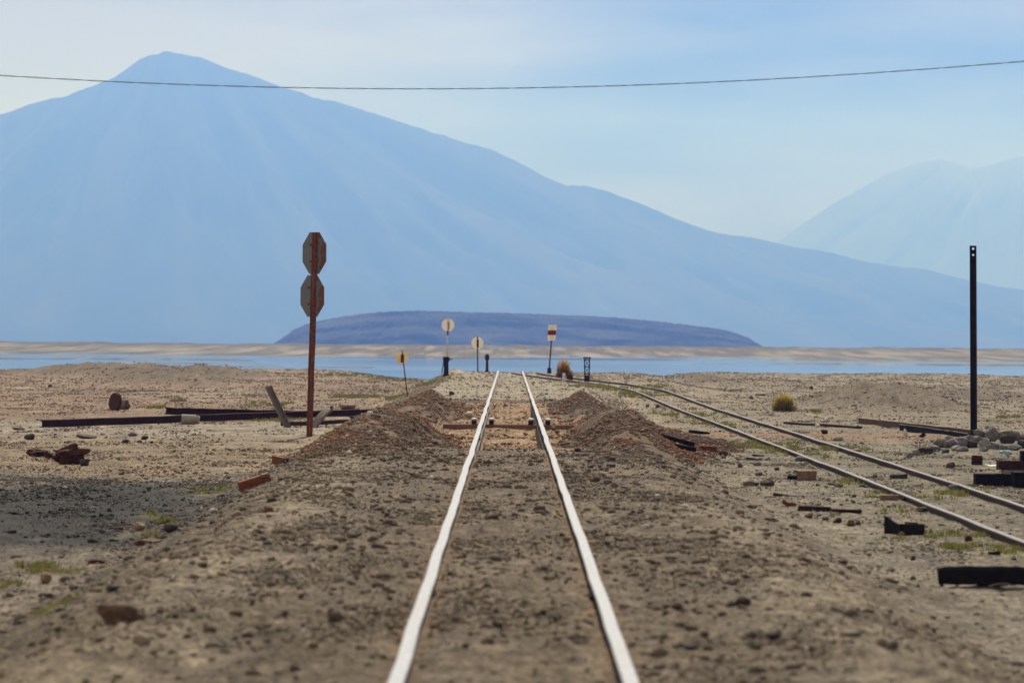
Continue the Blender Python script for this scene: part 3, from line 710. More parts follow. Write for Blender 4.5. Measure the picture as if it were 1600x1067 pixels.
# ------------------------------------------------------------------ GRASS tufts in the mossy patches
def grass():
    rs = np.random.RandomState(12); P = []
    for (x, d, sx, sd, st) in _PP:
        n = int(min(260, 40 + 60 * sx * min(sd, 4)) * st)
        P.append(np.stack([rs.normal(x, sx * .6, n), rs.normal(d, sd * .6, n)], 1))
    P = np.concatenate(P); P = P[patch_mask(P[:, 0].copy(), P[:, 1].copy()) > .18]
    nb = 9; n = len(P); z = base(P[:, 0], P[:, 1])
    ang = rs.uniform(0, 6.283, (n, nb)); rad = rs.uniform(0, .05, (n, nb)) * (1 + P[:, 1:2] / 90)
    h = rs.uniform(.018, .05, (n, nb)) * (.8 + P[:, 1:2] / 160); w = .006 * (1 + P[:, 1:2] / 60)
    bx = P[:, :1] + np.cos(ang) * rad; by = P[:, 1:] + np.sin(ang) * rad
    lx = rs.uniform(-.5, .5, (n, nb)) * h; ly = rs.uniform(-.5, .5, (n, nb)) * h
    a2 = rs.uniform(0, 6.283, (n, nb)); dx = np.cos(a2) * w; dy = np.sin(a2) * w; zz = z[:, None] + 0 * h + .012
    V = np.stack([np.stack([bx - dx, by - dy, zz - .01], -1), np.stack([bx + dx, by + dy, zz - .01], -1), np.stack([bx + lx, by + ly, zz + h], -1)], 2)
    V = V.reshape(-1, 3); F_ = np.arange(len(V)).reshape(-1, 3)
    t = rs.uniform(0, 1, (n, nb, 1)); c = (1 - t) * np.array([.13, .14, .035]) + t * np.array([.26, .225, .075])
    tag(np_mesh("grass", V, F_, M_leaf, np.repeat(c.reshape(-1, 3), 3, 0)), kind='stuff')
grass()

# ------------------------------------------------------------------ SHRUBS
def shrub(px, py, w, h, c0, c1, label, seed, n=2600):
    p = gp(px, py); s = mpp(p.y); W, H = w * s, h * s; rs = np.random.RandomState(seed)
    root = tag(empty("shrub", p), label, "shrub", "shrubs on the waste ground")
    # twigs fan out from the root into a lumpy dome
    th = rs.uniform(0, 6.283, n); el = np.arccos(rs.uniform(.0, 1, n)); lump = 1 + .28 * noise2(th * 1.3, el * 2.4, seed) + .12 * rs.uniform(-1, 1, n)
    R_ = rs.uniform(.35, 1, n) ** .6 * lump
    d = np.stack([np.sin(el) * np.cos(th), np.sin(el) * np.sin(th), np.cos(el)], 1)
    tip = d * R_[:, None] * np.array([W / 2, W / 2, H * .95]) + np.array([0, 0, .04 * H])
    st = tip - (d + np.array([0, 0, .5])) * np.array([W, W, H]) * rs.uniform(.07, .16, n)[:, None]
    st[:, 2] = np.maximum(st[:, 2], .03 * H)
    side = np.cross(tip - st, rs.normal(0, 1, (n, 3))); side /= np.linalg.norm(side, axis=1)[:, None] + 1e-9
    wd = rs.uniform(.010, .022, n)[:, None] * W
    V = np.stack([st, (st + tip) / 2 + side * wd, tip, (st + tip) / 2 - side * wd], 1).reshape(-1, 3)
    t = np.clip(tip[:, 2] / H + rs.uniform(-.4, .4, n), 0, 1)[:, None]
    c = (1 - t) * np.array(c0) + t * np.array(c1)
    o = np_mesh("foliage", V, np.arange(len(V)).reshape(-1, 4), M_leaf, np.repeat(c, 4, 0)); o.parent = root
    bm = bmesh.new(); rnd = random.Random(seed)
    for i in range(16):
        a = rnd.uniform(0, 6.283); k = rnd.uniform(.15, .38)
        add_cyl(bm, (.02 * math.cos(a), .02 * math.sin(a), -.03), (W * k * math.cos(a), W * k * math.sin(a), H * rnd.uniform(.35, .75)), .012, .004, 6)
    bobj("stems", bm, M_timber_brown, root)
    return root
shrub(881, 591, 29, 29, (.22, .105, .022), (.55, .33, .06), "round orange brown shrub beside the track behind the white stub post", 3)
shrub(1225, 643, 42, 29, (.22, .17, .05), (.60, .47, .12), "low olive yellow shrub standing on bare sand right of the siding", 5)

# ------------------------------------------------------------------ OCTAGON SIGN on its rusty post
def octagon_sign():
    p = gp(483.5, 684); s = mpp(p.y); root = tag(empty("signpost", p), "tall rusty rail post carrying two grey octagonal plates one above the other", "signpost")
    top = at(494, 363, p.y) - p
    bm = bmesh.new(); pr = [(x * 1.05, y * 1.05 + .058) for x, y in rail_prof(.12, .066, .115)]
    lean = Vector((top.x, .03, top.z))
    n = 16; rnd = random.Random(5)
    sweep(bm, pr, [Vector((0, 0, -.35)).lerp(lean, i / n) + Vector((rnd.uniform(-.004, .004), 0, 0)) for i in range(n + 1)], up=Vector((.25, -1, 0)))
    bobj("post", bm, M_rust, root)
    for (cx, cy, hh, dy) in ((491, 395.5, 65, .075), (487.7, 462.5, 65, .075)):
        c = at(cx, cy, p.y) - p; r = hh * s / 2 / math.cos(math.pi / 8)
        bm = bmesh.new(); vs_ = []
        for yy in (-.004, .004): vs_.append([bm.verts.new((r * math.cos(R(22.5 + 45 * k)), yy, r * math.sin(R(22.5 + 45 * k)))) for k in range(8)])
        bm.faces.new(vs_[0]); bm.faces.new(vs_[1][::-1])
        for k in range(8): bm.faces.new((vs_[0][k], vs_[0][(k + 1) % 8], vs_[1][(k + 1) % 8], vs_[1][k]))
        o = bobj("sign_plate", bm, M_sign, root); o.location = (c.x, dy, c.z); o.rotation_euler = (0, 0, R(-53))
        # two clamp straps across the back
        for zo in (-.16, .16):
            b2 = bmesh.new(); add_box(b2, (.30, .012, .04), (0, -.011, zo), bevel=.002)
            for xo in (-.11, .11): add_cyl(b2, (xo, -.03, zo), (xo, -.015, zo), .013, seg=6)
            bobj("clamp", b2, M_rust, o)
    return root
def sign_back():
    m, n, l, b = new_mat("sign_back")
    v = objco(n, l); f = noise_node(n, l, 3.4, 5, .6, v); g = noise_node(n, l, 22, 4, .6, v)
    sp = n.new('ShaderNodeSeparateXYZ'); t = n.new('ShaderNodeTexCoord'); l.new(t.outputs['Object'], sp.inputs[0])
    k = n.new('ShaderNodeMath'); k.operation = 'MULTIPLY_ADD'; l.new(sp.outputs['X'], k.inputs[0]); k.inputs[1].default_value = .55; l.new(f, k.inputs[2])
    c = mrgb(n, l, ramp(n, l, g, .35, .65), (.19, .205, .22), (.13, .14, .15))
    c = mrgb(n, l, ramp(n, l, k.outputs[0], .60, .66), c, (.15, .05, .022))
    l.new(c, b.inputs['Base Color']); b.inputs['Roughness'].default_value = .6; b.inputs['Metallic'].default_value = .2
    return m
M_sign = sign_back()
octagon_sign()

# ------------------------------------------------------------------ bare rail post on the right, two bolt holes at its top
def rail_post():
    p = gp(1522, 680); top = at(1520.5, 384, p.y) - p; root = tag(empty("post", p), "bare black rail post with two bolt holes at its top, standing by the rubble heap", "post")
    H = top.z; lx = top.x; hw = .066
    b = bmesh.new()
    # web as a plate with two real holes near the top
    zs = [-.4, H - .42]; y = .008
    def plate(z0, z1, hole=None):
        outer = [(-hw, z0), (hw, z0), (hw, z1), (-hw, z1)]
        if not hole:
            add_box(b, (2 * hw, 2 * y, z1 - z0), (0, 0, (z0 + z1) / 2)); return
        zc, r = (z0 + z1) / 2, hole; N = 16; fr, bk, fo, bo = [], [], [], []
        for k in range(N):
            a = 2 * math.pi * k / N; ca, sa = math.cos(a), math.sin(a); q = 1 / max(abs(ca), abs(sa))
            ox, oz = ca * q * hw, zc + sa * q * (z1 - z0) / 2
            fr.append(b.verts.new((ca * r, -y, zc + sa * r))); bk.append(b.verts.new((ca * r, y, zc + sa * r)))
            fo.append(b.verts.new((ox, -y, oz))); bo.append(b.verts.new((ox, y, oz)))
        for k in range(N):
            j = (k + 1) % N
            b.faces.new((fr[k], fo[k], fo[j], fr[j])); b.faces.new((bk[k], bk[j], bo[j], bo[k]))
            b.faces.new((fr[k], fr[j], bk[j], bk[k])); b.faces.new((fo[k], bo[k], bo[j], fo[j]))
    plate(-.4, H - .25); plate(H - .25, H - .125, .022); plate(H - .125, H, .026)
    for v in b.verts: v.co.x += lx * max(v.co.z, 0) / H
    bobj("web", b, M_black, root)
    for nm, xo, dp in (("head", .052, .062), ("foot", -.060, .105)):
        b = bmesh.new(); add_box(b, (.026 if nm == "head" else .012, dp, H + .4 - (.02 if nm == "head" else 0)), (xo, 0, (H - .4) / 2 - .003), bevel=.004)
        for v in b.verts: v.co.x += lx * max(v.co.z, 0) / H
        bobj(nm, b, M_black if nm == "foot" else M_rust_dark, root)
rail_post()

# ------------------------------------------------------------------ switch signals with round targets
def disc_signal(px, py, cx, cy, r, D, label, mat, pole_mat, stand=None, stripe=True, pole_r=.022, red=False):
    p = at(px, py, D); p.z = gz(p.x, D) if stand is None else p.z
    s = mpp(D); root = tag(empty("switch_signal", p), label, "railway signal", "round track signals in the distance")
    c = at(cx, cy, D) - p
    top = c + Vector((0, 0, r * s * 1.12))
    foot = Vector((0, 0, -.12)) if stand is None else Vector((c.x * .55, 0, stand))
    bm = bmesh.new(); add_cyl(bm, foot, top, pole_r, pole_r * .8, 10); bobj("pole", bm, pole_mat, root)
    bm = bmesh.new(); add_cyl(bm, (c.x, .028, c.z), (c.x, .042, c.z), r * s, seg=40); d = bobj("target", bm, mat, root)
    if red:
        bm = bmesh.new(); q = foot.lerp(c, .70); q2 = foot.lerp(c, .84); add_cyl(bm, q, q2, pole_r * 1.12, pole_r * 1.1, 12); bobj("red_band", bm, M_redp, root)
    if stripe:
        b2 = bmesh.new(); add_box(b2, (.10, .012, r * s * 1.25), (c.x + .01, .018, c.z - .02), bevel=.003); bobj("bracket", b2, M_rust, d)
    return root, p, s, c
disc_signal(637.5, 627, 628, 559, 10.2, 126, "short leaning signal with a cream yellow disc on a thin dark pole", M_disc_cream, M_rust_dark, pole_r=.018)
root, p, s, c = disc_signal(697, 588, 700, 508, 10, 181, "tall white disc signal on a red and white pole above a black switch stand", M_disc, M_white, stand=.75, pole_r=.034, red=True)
def black_stand(root, s, w, h, seed):
    bm = bmesh.new(); add_box(bm, (w * .95, w * .8, .1), (0, 0, .03), bevel=.01)
    add_box(bm, (w * .66, w * .55, h * .9), (0, 0, h * .48), bevel=.02); add_box(bm, (w * .92, w * .8, h * .24), (0, 0, h * .84), bevel=.03)
    bobj("stand", bm, M_black, root)
    bm = bmesh.new(); add_cyl(bm, (w * .3, 0, h * .8), (w * .85, -.05, h * .86), .022); add_cyl(bm, (-w * .35, 0, h * .7), (-w * .62, -.1, h * .18), .02)
    bobj("lever", bm, M_black, root)
black_stand(root, s, 11 * s, 32 * s, 1)
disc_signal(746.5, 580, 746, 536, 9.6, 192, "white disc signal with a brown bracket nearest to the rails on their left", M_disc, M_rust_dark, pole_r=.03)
def dark_stand():
    D = 196; p = at(761, 576, D); p.z = gz(p.x, D); s = mpp(D); root = tag(empty("switch_stand", p), "small dark switch stand with a rounded head just left of the rails on the horizon", "switch stand")
    b = bmesh.new(); add_cyl(b, (0, 0, -.1), (0, 0, .55), .075, .06, 10); add_box(b, (.26, .22, .06), (0, 0, .04), bevel=.01); bobj("stem", b, M_rust_dark, root)
    b = bmesh.new(); bmesh.ops.create_uvsphere(b, u_segments=14, v_segments=10, radius=.115, matrix=Matrix.Translation((0, 0, .70)) @ Matrix.Diagonal((.95, .9, 1.45, 1))); bobj("head", b, M_rust_dark, root, True)
dark_stand()
def barrel_sign():
    D = 186; p = at(857.5, 582, D); p.z = gz(p.x, D); s = mpp(D); root = tag(empty("marker_sign", p), "white marker board with a dark red band on a leaning pole right of the rails", "marker sign")
    c = at(862.5, 520, D) - p; lx = c.x / c.z; W, H = 14 * s, 24.5 * s
    b = bmesh.new(); add_cyl(b, (0, 0, -.1), (c.x * 1.18, 0, c.z * 1.18), .032, .026, 10); bobj("pole", b, M_rust_dark, root)
    b = bmesh.new(); add_box(b, (.17, .17, .24), (.02, 0, .12), bevel=.02); bobj("base", b, M_black, root)
    # barrel-shaped board in three bands
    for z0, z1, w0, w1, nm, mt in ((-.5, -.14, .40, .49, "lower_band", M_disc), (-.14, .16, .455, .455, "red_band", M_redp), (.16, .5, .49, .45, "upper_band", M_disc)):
        b = bmesh.new(); y0, y1 = -.052, -.036
        pts = [(-w0 * W, z0 * H), (w0 * W, z0 * H), (w1 * W, z1 * H), (-w1 * W, z1 * H)]
        A = [b.verts.new((c.x + lx * z + x, y0, c.z + z)) for x, z in pts]; B = [b.verts.new((c.x + lx * z + x, y1, c.z + z)) for x, z in pts]
        b.faces.new(A); b.faces.new(B[::-1])
        for k in range(4): b.faces.new((A[k], B[k], B[(k + 1) % 4], A[(k + 1) % 4]))
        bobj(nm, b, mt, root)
barrel_sign()
def lattice_stand():
    D = 158; p = at(917, 597, D); p.z = gz(p.x, D); s = mpp(D); root = tag(empty("switch_stand", p), "upright black iron switch stand with open lattice sides beside the orange shrub", "switch stand")
    W, H = 10.5 * s, 38 * s; a = W / 2
    b = bmesh.new()
    for sx in (-1, 1):
        for sy in (-1, 1): add_box(b, (.035, .035, H * .96), (sx * (a - .03) * .92, sy * a * .7, H * .48), rot=(0, sx * .03, 0), bevel=.004)
    bobj("frame", b, M_black, root)
    for z in (.33, .62, .9):
        for sy in (-1, 1):
            b = bmesh.new(); add_box(b, (W * .9, .026, .04), (0, sy * (a * .7 + .02), H * z), bevel=.004); bobj('cross_bar', b, M_black, root)
    for z0, z1 in ((.33, .62), (.62, .9)):
        b = bmesh.new(); add_cyl(b, (-a * .8, -a * .7 - .04, H * z0), (a * .8, -a * .7 - .04, H * z1), .012, seg=6); add_cyl(b, (a * .8, -a * .7 - .06, H * z0), (-a * .8, -a * .7 - .06, H * z1), .012, seg=6); bobj("brace", b, M_black, root)
    b = bmesh.new(); add_box(b, (W * 1.12, W * .95, .05), (0, 0, H * .985), bevel=.008); bobj("top_plate", b, M_black, root)
    b = bmesh.new(); add_box(b, (W * .78, W * .7, H * .27), (0, 0, H * .14), bevel=.012); bobj("gear_box", b, M_rust_dark, root)
lattice_stand()
def stub():
    D = 157; p = at(881, 598, D); p.z = gz(p.x, D); s = mpp(D); b = bmesh.new()
    add_box(b, (.115, .115, .36), (0, 0, .13), bevel=.012); add_box(b, (.085, .085, .02), (0, 0, .317), bevel=.006)
    tag(bobj("marker_post", b, M_white, loc=p), "short white stub post standing in front of the orange brown shrub", "marker post")
    D = 158; p = at(890.5, 594, D); p.z = gz(p.x, D); b = bmesh.new()
    add_box(b, (.19, .18, .22), (0, 0, .10), rot=(0, 0, .3), bevel=.02); add_box(b, (.24, .23, .04), (0, 0, .235), rot=(0, 0, .3), bevel=.01); add_cyl(b, (0, 0, .2), (.06, 0, .32), .018)
    tag(bobj("switch_box", b, M_rust_dark, loc=p), "small dark switch box on the ground right of the orange brown shrub", "switch box")
stub()

# ------------------------------------------------------------------ overhead wire: two strands twisted together
def wire():
    D = 70.0; pts = [(-700, 60), (-400, 84), (0, 119.5), (160, 128), (300, 134), (450, 138), (620, 139.5), (800, 137), (1000, 131.5), (1200, 123.5), (1400, 112.5), (1600, 97), (1900, 69), (2200, 36)]
    P = [at(a, b, D) for a, b in pts]; px_ = [p.x for p in P]; co = np.polyfit(px_, [p.z for p in P], 4)
    root = tag(empty("overhead_wire", (0, D, 5.6)), "thin black twisted wire sagging across the sky above the track", "wire")
    xs = np.arange(px_[0], px_[-1], .04); sag = np.polyval(co, xs) - 5.6
    ph = 2 * math.pi * xs / .95 + 1.5 * noise2(xs * .5, xs * 0, 3)
    for k in (0, math.pi):
        bm = bmesh.new(); prof = [(.0042 * math.cos(2 * math.pi * i / 6), .0042 * math.sin(2 * math.pi * i / 6)) for i in range(6)]
        amp = .0075
        sweep(bm, prof, [Vector((x, amp * math.cos(q + k), z + amp * math.sin(q + k))) for x, z, q in zip(xs, sag, ph)])
        bobj("strand", bm, M_wire, root, True)
M_wire = rust_mat("wire_black", (.03, .03, .034), (.02, .02, .022), (.06, .06, .065), rough=.6)
wire()

# ------------------------------------------------------------------ scrap left of the track
I_prof = [(-.055, 0), (.055, 0), (.055, -.016), (.010, -.022), (.010, -.108), (.055, -.114), (.055, -.13), (-.055, -.13), (-.055, -.114), (-.010, -.108), (-.010, -.022), (-.055, -.016)]
def long_rail(name, a, b, da, db, mat, label, cat, group=None, prof=None, seed=1, amp=.006):
    p0, p1 = at(*a, da), at(*b, db); m_ = (p0 + p1) / 2; bm = bmesh.new()
    rough_line(bm, p0 - m_, p1 - m_, prof or rail_prof(.16, .08, .14), 18, amp, seed)
    return tag(bobj(name, bm, mat, loc=m_), label, cat, group)
GR = "scrap rails lying left of the track"
# tops of the rails, seen in the photograph
pA = gp(300, 658)
long_rail("scrap_rail", (66, 656), (560, 639), 88.6, 104, M_rust_dark, "long dark rusty rail lying on the pale crust, reaching furthest left", "rail", GR, seed=1)
long_rail("scrap_rail", (260, 636.5), (505, 642.5), 97.3, 102.3, M_rust_dark, "dark rusty rail propped on the pale concrete block, its left end in the air", "rail", GR, seed=2)
long_rail("scrap_rail", (518, 642.5), (655, 634), 102.5, 108, M_rust_dark, "dark rusty rail whose right end disappears behind the brown dirt heap", "rail", GR, seed=3)
long_rail("scrap_rail", (548, 650), (668, 642), 97.4, 103, M_rust_dark, "thin half-buried rusty rail nearest the left dirt heap", "rail", GR, seed=4)
long_rail("scrap_rail", (441, 659.5), (541, 655.5), 90.7, 93.7, M_rust_dark, "short dark rail crossing behind the foot of the octagon signpost", "rail", GR, seed=5, prof=[(-.04, 0), (.04, 0), (.04, -.085), (-.04, -.085)])
def leaning():
    D = 90; p = at(454, 664, D); p.z = gz(p.x, D); t = at(418, 604, D) - p; bm = bmesh.new()
    t = Vector((t.x, .25, t.z)); w = .066
    prof = [(-w, .035), (-w, -.03), (w, -.03), (w, .035), (w - .018, .035), (w - .018, -.012), (-w + .018, -.012), (-w + .018, .035)]
    sweep(bm, prof, [Vector((0, 0, -.12)).lerp(t, i / 8) for i in range(9)], up=Vector((.55, -1, .2)))
    tag(bobj("steel_channel", bm, M_timber_grey, loc=p), "greyish steel channel leaning left over the dark rails left of the signpost", "steel beam")
leaning()
def bent():
    D = 90; pts = [(488, 672), (492, 664), (498, 655), (504, 648), (510, 642.5), (516, 639)]
    P = [at(a, b, D + i * .1) for i, (a, b) in enumerate(pts)]; o = P[2].copy(); bm = bmesh.new()
    w = .085; prof = [(-w, .03), (-w, -.03), (w, -.03), (w, .03)]
    sweep(bm, prof, [q - o for q in P], up=Vector((-.6, -1, .55)))
    root = tag(bobj("bent_plate", bm, M_timber_grey, loc=o), "curved grey steel strip rising right behind the octagon signpost", "scrap metal")
    b2 = bmesh.new(); add_box(b2, (.05, .06, .10), (P[-1] - o) + Vector((.02, 0, .02)), rot=(0, .3, 0), bevel=.01); bobj("end_lug", b2, M_black, root)
bent()
def block():
    p = gp(296, 663); s = mpp(p.y); bm = bmesh.new()
    add_cyl(bm, (-13 * s, .0, 8 * s), (10 * s, .02, 7.4 * s), 8 * s, 7.6 * s, 18); add_cyl(bm, (10 * s, .02, 7.4 * s), (15 * s, .02, 6.4 * s), 7 * s, 6 * s, 14)
    for v in bm.verts: v.co += Vector((random.uniform(-1, 1), random.uniform(-1, 1), random.uniform(-1, 1))) * .006
    tag(bobj("concrete_block", bm, M_concrete, loc=p + Vector((0, .1, 0))), "pale round concrete block lying under the crossing rusty rails", "concrete block")
block()
def wheel():
    p = gp(180, 641); s = mpp(p.y); root = tag(empty("scrap_disc", p), "rusty steel disc leaning on two grey stones in the waste ground", "scrap metal")
    q = Vector((-.76, -.60, .10)).to_track_quat('Z', 'Y').to_matrix().to_4x4(); T = Matrix.Translation((-1 * s, .05, 12.5 * s)) @ q; b = bmesh.new()
    bmesh.ops.create_cone(b, cap_ends=True, segments=28, radius1=15.5 * s, radius2=14.5 * s, depth=.06, matrix=T); bobj("disc", b, M_rock['rust'], root)
    b = bmesh.new(); bmesh.ops.create_cone(b, cap_ends=True, segments=28, radius1=15.9 * s, radius2=16.1 * s, depth=.022, matrix=T @ Matrix.Translation((0, 0, -.042))); bobj("rim", b, M_rust_orange, root)
wheel()
rock(187, 640, 16, 15, 'grey', "grey stone under the leaning rusty disc, the left one of two", "rock", "stones by the rusty disc")
rock(197, 640, 13, 15, 'brown', "brownish stone leaning against the right side of the grey stone by the rusty disc", "rock", "stones by the rusty disc")
def crumpled(px, py, w, h, label, seed, mat=M_rust_dark, name="scrap_sheet"):
    p = gp(px, py); s = mpp(p.y); bm = rock_bm((w * s, w * s * .6, h * s * 1.25), seed, 4, .55); bobj_ = bobj(name, bm, mat, loc=p + Vector((0, w * s * .25, 0)))
    return tag(bobj_, label, "scrap metal", "crumpled rusty scrap left of the track")
crumpled(110, 726, 62, 31, "big crumpled dark rusty lump of scrap behind a round stone", 61, M_rock['rust'])
crumpled(56, 713, 36, 11, "low rusty scrap left of the big crumpled lump", 62, M_rock['rust'])
crumpled(77, 716, 17, 9, "small rusty scrap piece touching the big crumpled lump", 63, M_rock['rust'])
rock(131, 729, 17, 11, 'dark', "round dark stone in front of the big crumpled rusty lump")
rock(45, 689, 17, 10, 'dark', "dark oval stone alone on pale sand near the left edge")
rock(28, 672, 22, 5, 'brown', "flat brown stone above the dark oval stone near the left edge")
rock(134, 686, 34, 8, 'olive', "flat mossy mound of stone on the pale crust below the long rail")
rock(207, 682, 16, 7, 'grey', "grey stone in the stone group left of the pale block, its top left one", group="stones on the sand left of the rails")
rock(226, 687, 12, 7, 'dark', "dark stone at the right of the stone group on the sand", group="stones on the sand left of the rails")
rock(196, 691.5, 14, 6, 'dark', "dark stone at the lower left of the stone group on the sand", group="stones on the sand left of the rails")
rock(218, 691, 10, 4.5, 'brown', "small brown stone at the bottom of the stone group on the sand", group="stones on the sand left of the rails")
rock(237, 692, 6, 4, 'dark', "tiny dark stone right of the stone group on the sand", group="stones on the sand left of the rails")
rock(78, 605, 7, 5, 'dark', "tiny dark stone far off on the pink waste ground")
def brick_wood():
    p = gp(397, 762); s = mpp(p.y); bm = bmesh.new(); vs_ = add_box(bm, (50 * s, 16 * s, 14 * s), (0, 0, 9 * s), rot=(0, R(-18), R(12)), bevel=.012, jit=.012, seed=3)
    root = bobj("broken_timber", bm, M_rust_orange, loc=p); tag(root, "broken orange brown piece of timber on the grey gravel left of the track", "timber")
    bm = bmesh.new(); add_box(bm, (13 * s, 17.5 * s, 5 * s), (17 * s, 0, 20 * s), rot=(0, R(-10), R(12)), bevel=.01, jit=.008, seed=4); bobj("splintered_end", bm, M_timber_tan, root)
    p = gp(440, 729); s = mpp(p.y); bm = bmesh.new(); add_box(bm, (20 * s, 8 * s, 13 * s), (-5 * s, 0, 7 * s), rot=(0, R(10), R(-20)), bevel=.008); bobj_ = bobj("steel_bracket", bm, M_rust, loc=p)
    tag(bobj_, "angular rusty steel bracket on the gravel right of the broken orange timber", "scrap metal")
    bm = bmesh.new(); add_box(bm, (15 * s, 20 * s, 3.5 * s), (9 * s, .02, 3.5 * s), rot=(0, R(12), R(-20)), bevel=.005); add_cyl(bm, (9 * s, 0, 4 * s), (9 * s, 0, 11 * s), .022, seg=8); bobj("base_plate", bm, M_rust_dark, bobj_)
brick_wood()
rock(578, 651, 11, 9, 'white', "white stone lying by the rusty rail left of the dirt heap")
rock(543, 641, 26, 11, 'tan', "pale mound-like stone behind the curved steel strip")
rock(733, 652, 15, 10, 'white', "white stone in the pit just left of the left rail")
rock(846, 652, 8, 7, 'white', "small white stone in the pit against the right rail")
rock(687, 622, 5, 10, 'white', "thin upright white stone on top of the left far dirt heap")
rock(705.5, 617, 8, 6, 'dark', "dark lump on the peak of the left far dirt heap")
NL = "stones on the left foreground shoulder"
rock(186, 975, 76, 34, 'brown', "big brown stone in the left foreground, larger than all others there", group=NL, depth=60)
rock(217, 831, 20, 15, 'tan', "tan stone at the foot of the left shoulder beside green moss", group=NL)
rock(266, 833, 24, 14, 'dark', "dark stone right of the tan stone on the left shoulder", group=NL)
rock(71, 915, 19, 19, 'tan', "pointed tan stone on the grassy sand near the left edge", group=NL)
rock(115, 921, 17, 11, 'olive', "dull stone right of the pointed tan stone", group=NL)
rock(152, 882, 36, 11, 'rust', "flat dark red stone lying left of the shoulder", group=NL)
rock(72, 931, 28, 9, 'dark', "dark clod below the pointed tan stone", group=NL)
rock(17, 834, 18, 7, 'dark', "dark flat stone on the cinders at the left edge", group=NL)
rock(222, 804, 20, 5, 'dark', "flat dark stone at the edge of the cinders", group=NL)
rock(230, 856, 46, 12, 'brown', "broad brown clod of earth on the left shoulder behind the flat red stone", group=NL)
rock(25, 875, 16, 6, 'rust', "small reddish stone among grass at the left edge", group=NL)
rock(145, 850, 18, 8, 'dark', "dark stone on sand between the cinders and the left shoulder", group=NL)
rock(175, 930, 22, 9, 'dark', "small dark clod just behind the big brown foreground stone", group=NL)

# ------------------------------------------------------------------ scrap right of the track
def bar(px, py, w, h, mat, label, name="plank", cat="plank", rz=0.0, tilt=0.0, depth=.10, group=None, bevel=.006, seed=1, jit=.006, lift=0.0):
    p = gp(px, py); s = mpp(p.y); bm = bmesh.new()
    add_box(bm, (w * s, depth, h * s), (0, 0, h * s * .5 + lift), rot=(0, tilt, rz), bevel=min(bevel, h * s * .2), jit=jit, seed=seed)
    return tag(bobj(name, bm, mat, loc=p + Vector((0, depth * .5, 0))), label, cat, group), p, s
GP = "broken planks scattered right of the track"
bar(1053, 693, 66, 7, M_timber_black, "long black plank sticking out of the right dirt heap", rz=0, tilt=R(14), group=GP, seed=2, lift=.03)
bar(1066, 703, 44, 6, M_timber_black, "black plank below the long one at the foot of the right dirt heap", tilt=R(10), group=GP, seed=3)
bar(1050, 676, 30, 5, M_timber_black, "short black plank on the reddish tail of the dirt heap", tilt=R(8), group=GP, seed=4, lift=.02)
bar(1093, 679, 33, 5, M_timber_black, "black plank lying on the red soil strip beyond the dirt heap", tilt=R(7), group=GP, seed=5)
bar(1107, 705.5, 26, 8.5, M_rust, "reddish brown brick-like timber right of the black planks", "timber_block", "timber", tilt=R(5), depth=.2, group=GP)
bar(1176, 718.5, 20, 3, M_timber_black, "thin dark stick on the gravel, lower of two beside the heap", tilt=R(5), group=GP)
bar(1185, 713.5, 18, 2.5, M_timber_black, "thin dark stick on the gravel, upper of two beside the heap", tilt=R(5), group=GP)
bar(1231, 776, 44, 4.5, M_rust_dark, "dark bar tilted on the gravel above the brown shard", tilt=R(8), group=GP)
bar(1273, 804, 51, 8.5, M_rust_dark, "thicker dark plank left of its thinner neighbour on the gravel", tilt=R(3), group=GP)
bar(1323, 807, 47, 4.5, M_rust_dark, "thinner dark plank right of its thicker neighbour on the gravel", tilt=R(2), group=GP)
bar(1405, 749, 25, 8, M_rock['dark'], "dark brick-shaped block lying between the siding rails", "block", "block", tilt=R(-3), depth=.12, seed=6, jit=.012)
bar(1390, 783.5, 28, 8.5, M_timber_tan, "pale tan brick lying left of the siding's near rail", "brick", "brick", depth=.12, seed=7)
def wood_block():
    o, p, s = bar(1261, 750, 30, 14, M_timber_tan, "tan wooden block with a dark broken end by the siding", "wooden_block", "timber", depth=.22, seed=8, jit=.008)
    bm = bmesh.new(); add_box(bm, (16 * s, .16, 6 * s), (-21 * s, 0, 3.4 * s), bevel=.008, jit=.01, seed=4); add_box(bm, (10 * s, .18, 2 * s), (-15 * s, 0, 13 * s), bevel=.004); bobj("broken_end", bm, M_timber_black, o)
wood_block()
def shard():
    p = gp(1233, 792); s = mpp(p.y); bm = bmesh.new(); pts = [(-11, 5), (-10, 10), (-6, 9), (-2, 5.5), (7, 5), (13, 4), (9, 0), (-5, 0)]
    A = [bm.verts.new((x * s, -.02, z * s)) for x, z in pts]; B = [bm.verts.new((x * s, .06, z * s * .9)) for x, z in pts]
    bm.faces.new(A); bm.faces.new(B[::-1])
    for k in range(len(pts)): bm.faces.new((A[k], B[k], B[(k + 1) % len(pts)], A[(k + 1) % len(pts)]))
    tag(bobj("rusty_shard", bm, M_rust, loc=p), "curled rusty brown shard of steel behind the two dark planks", "scrap metal")
shard()
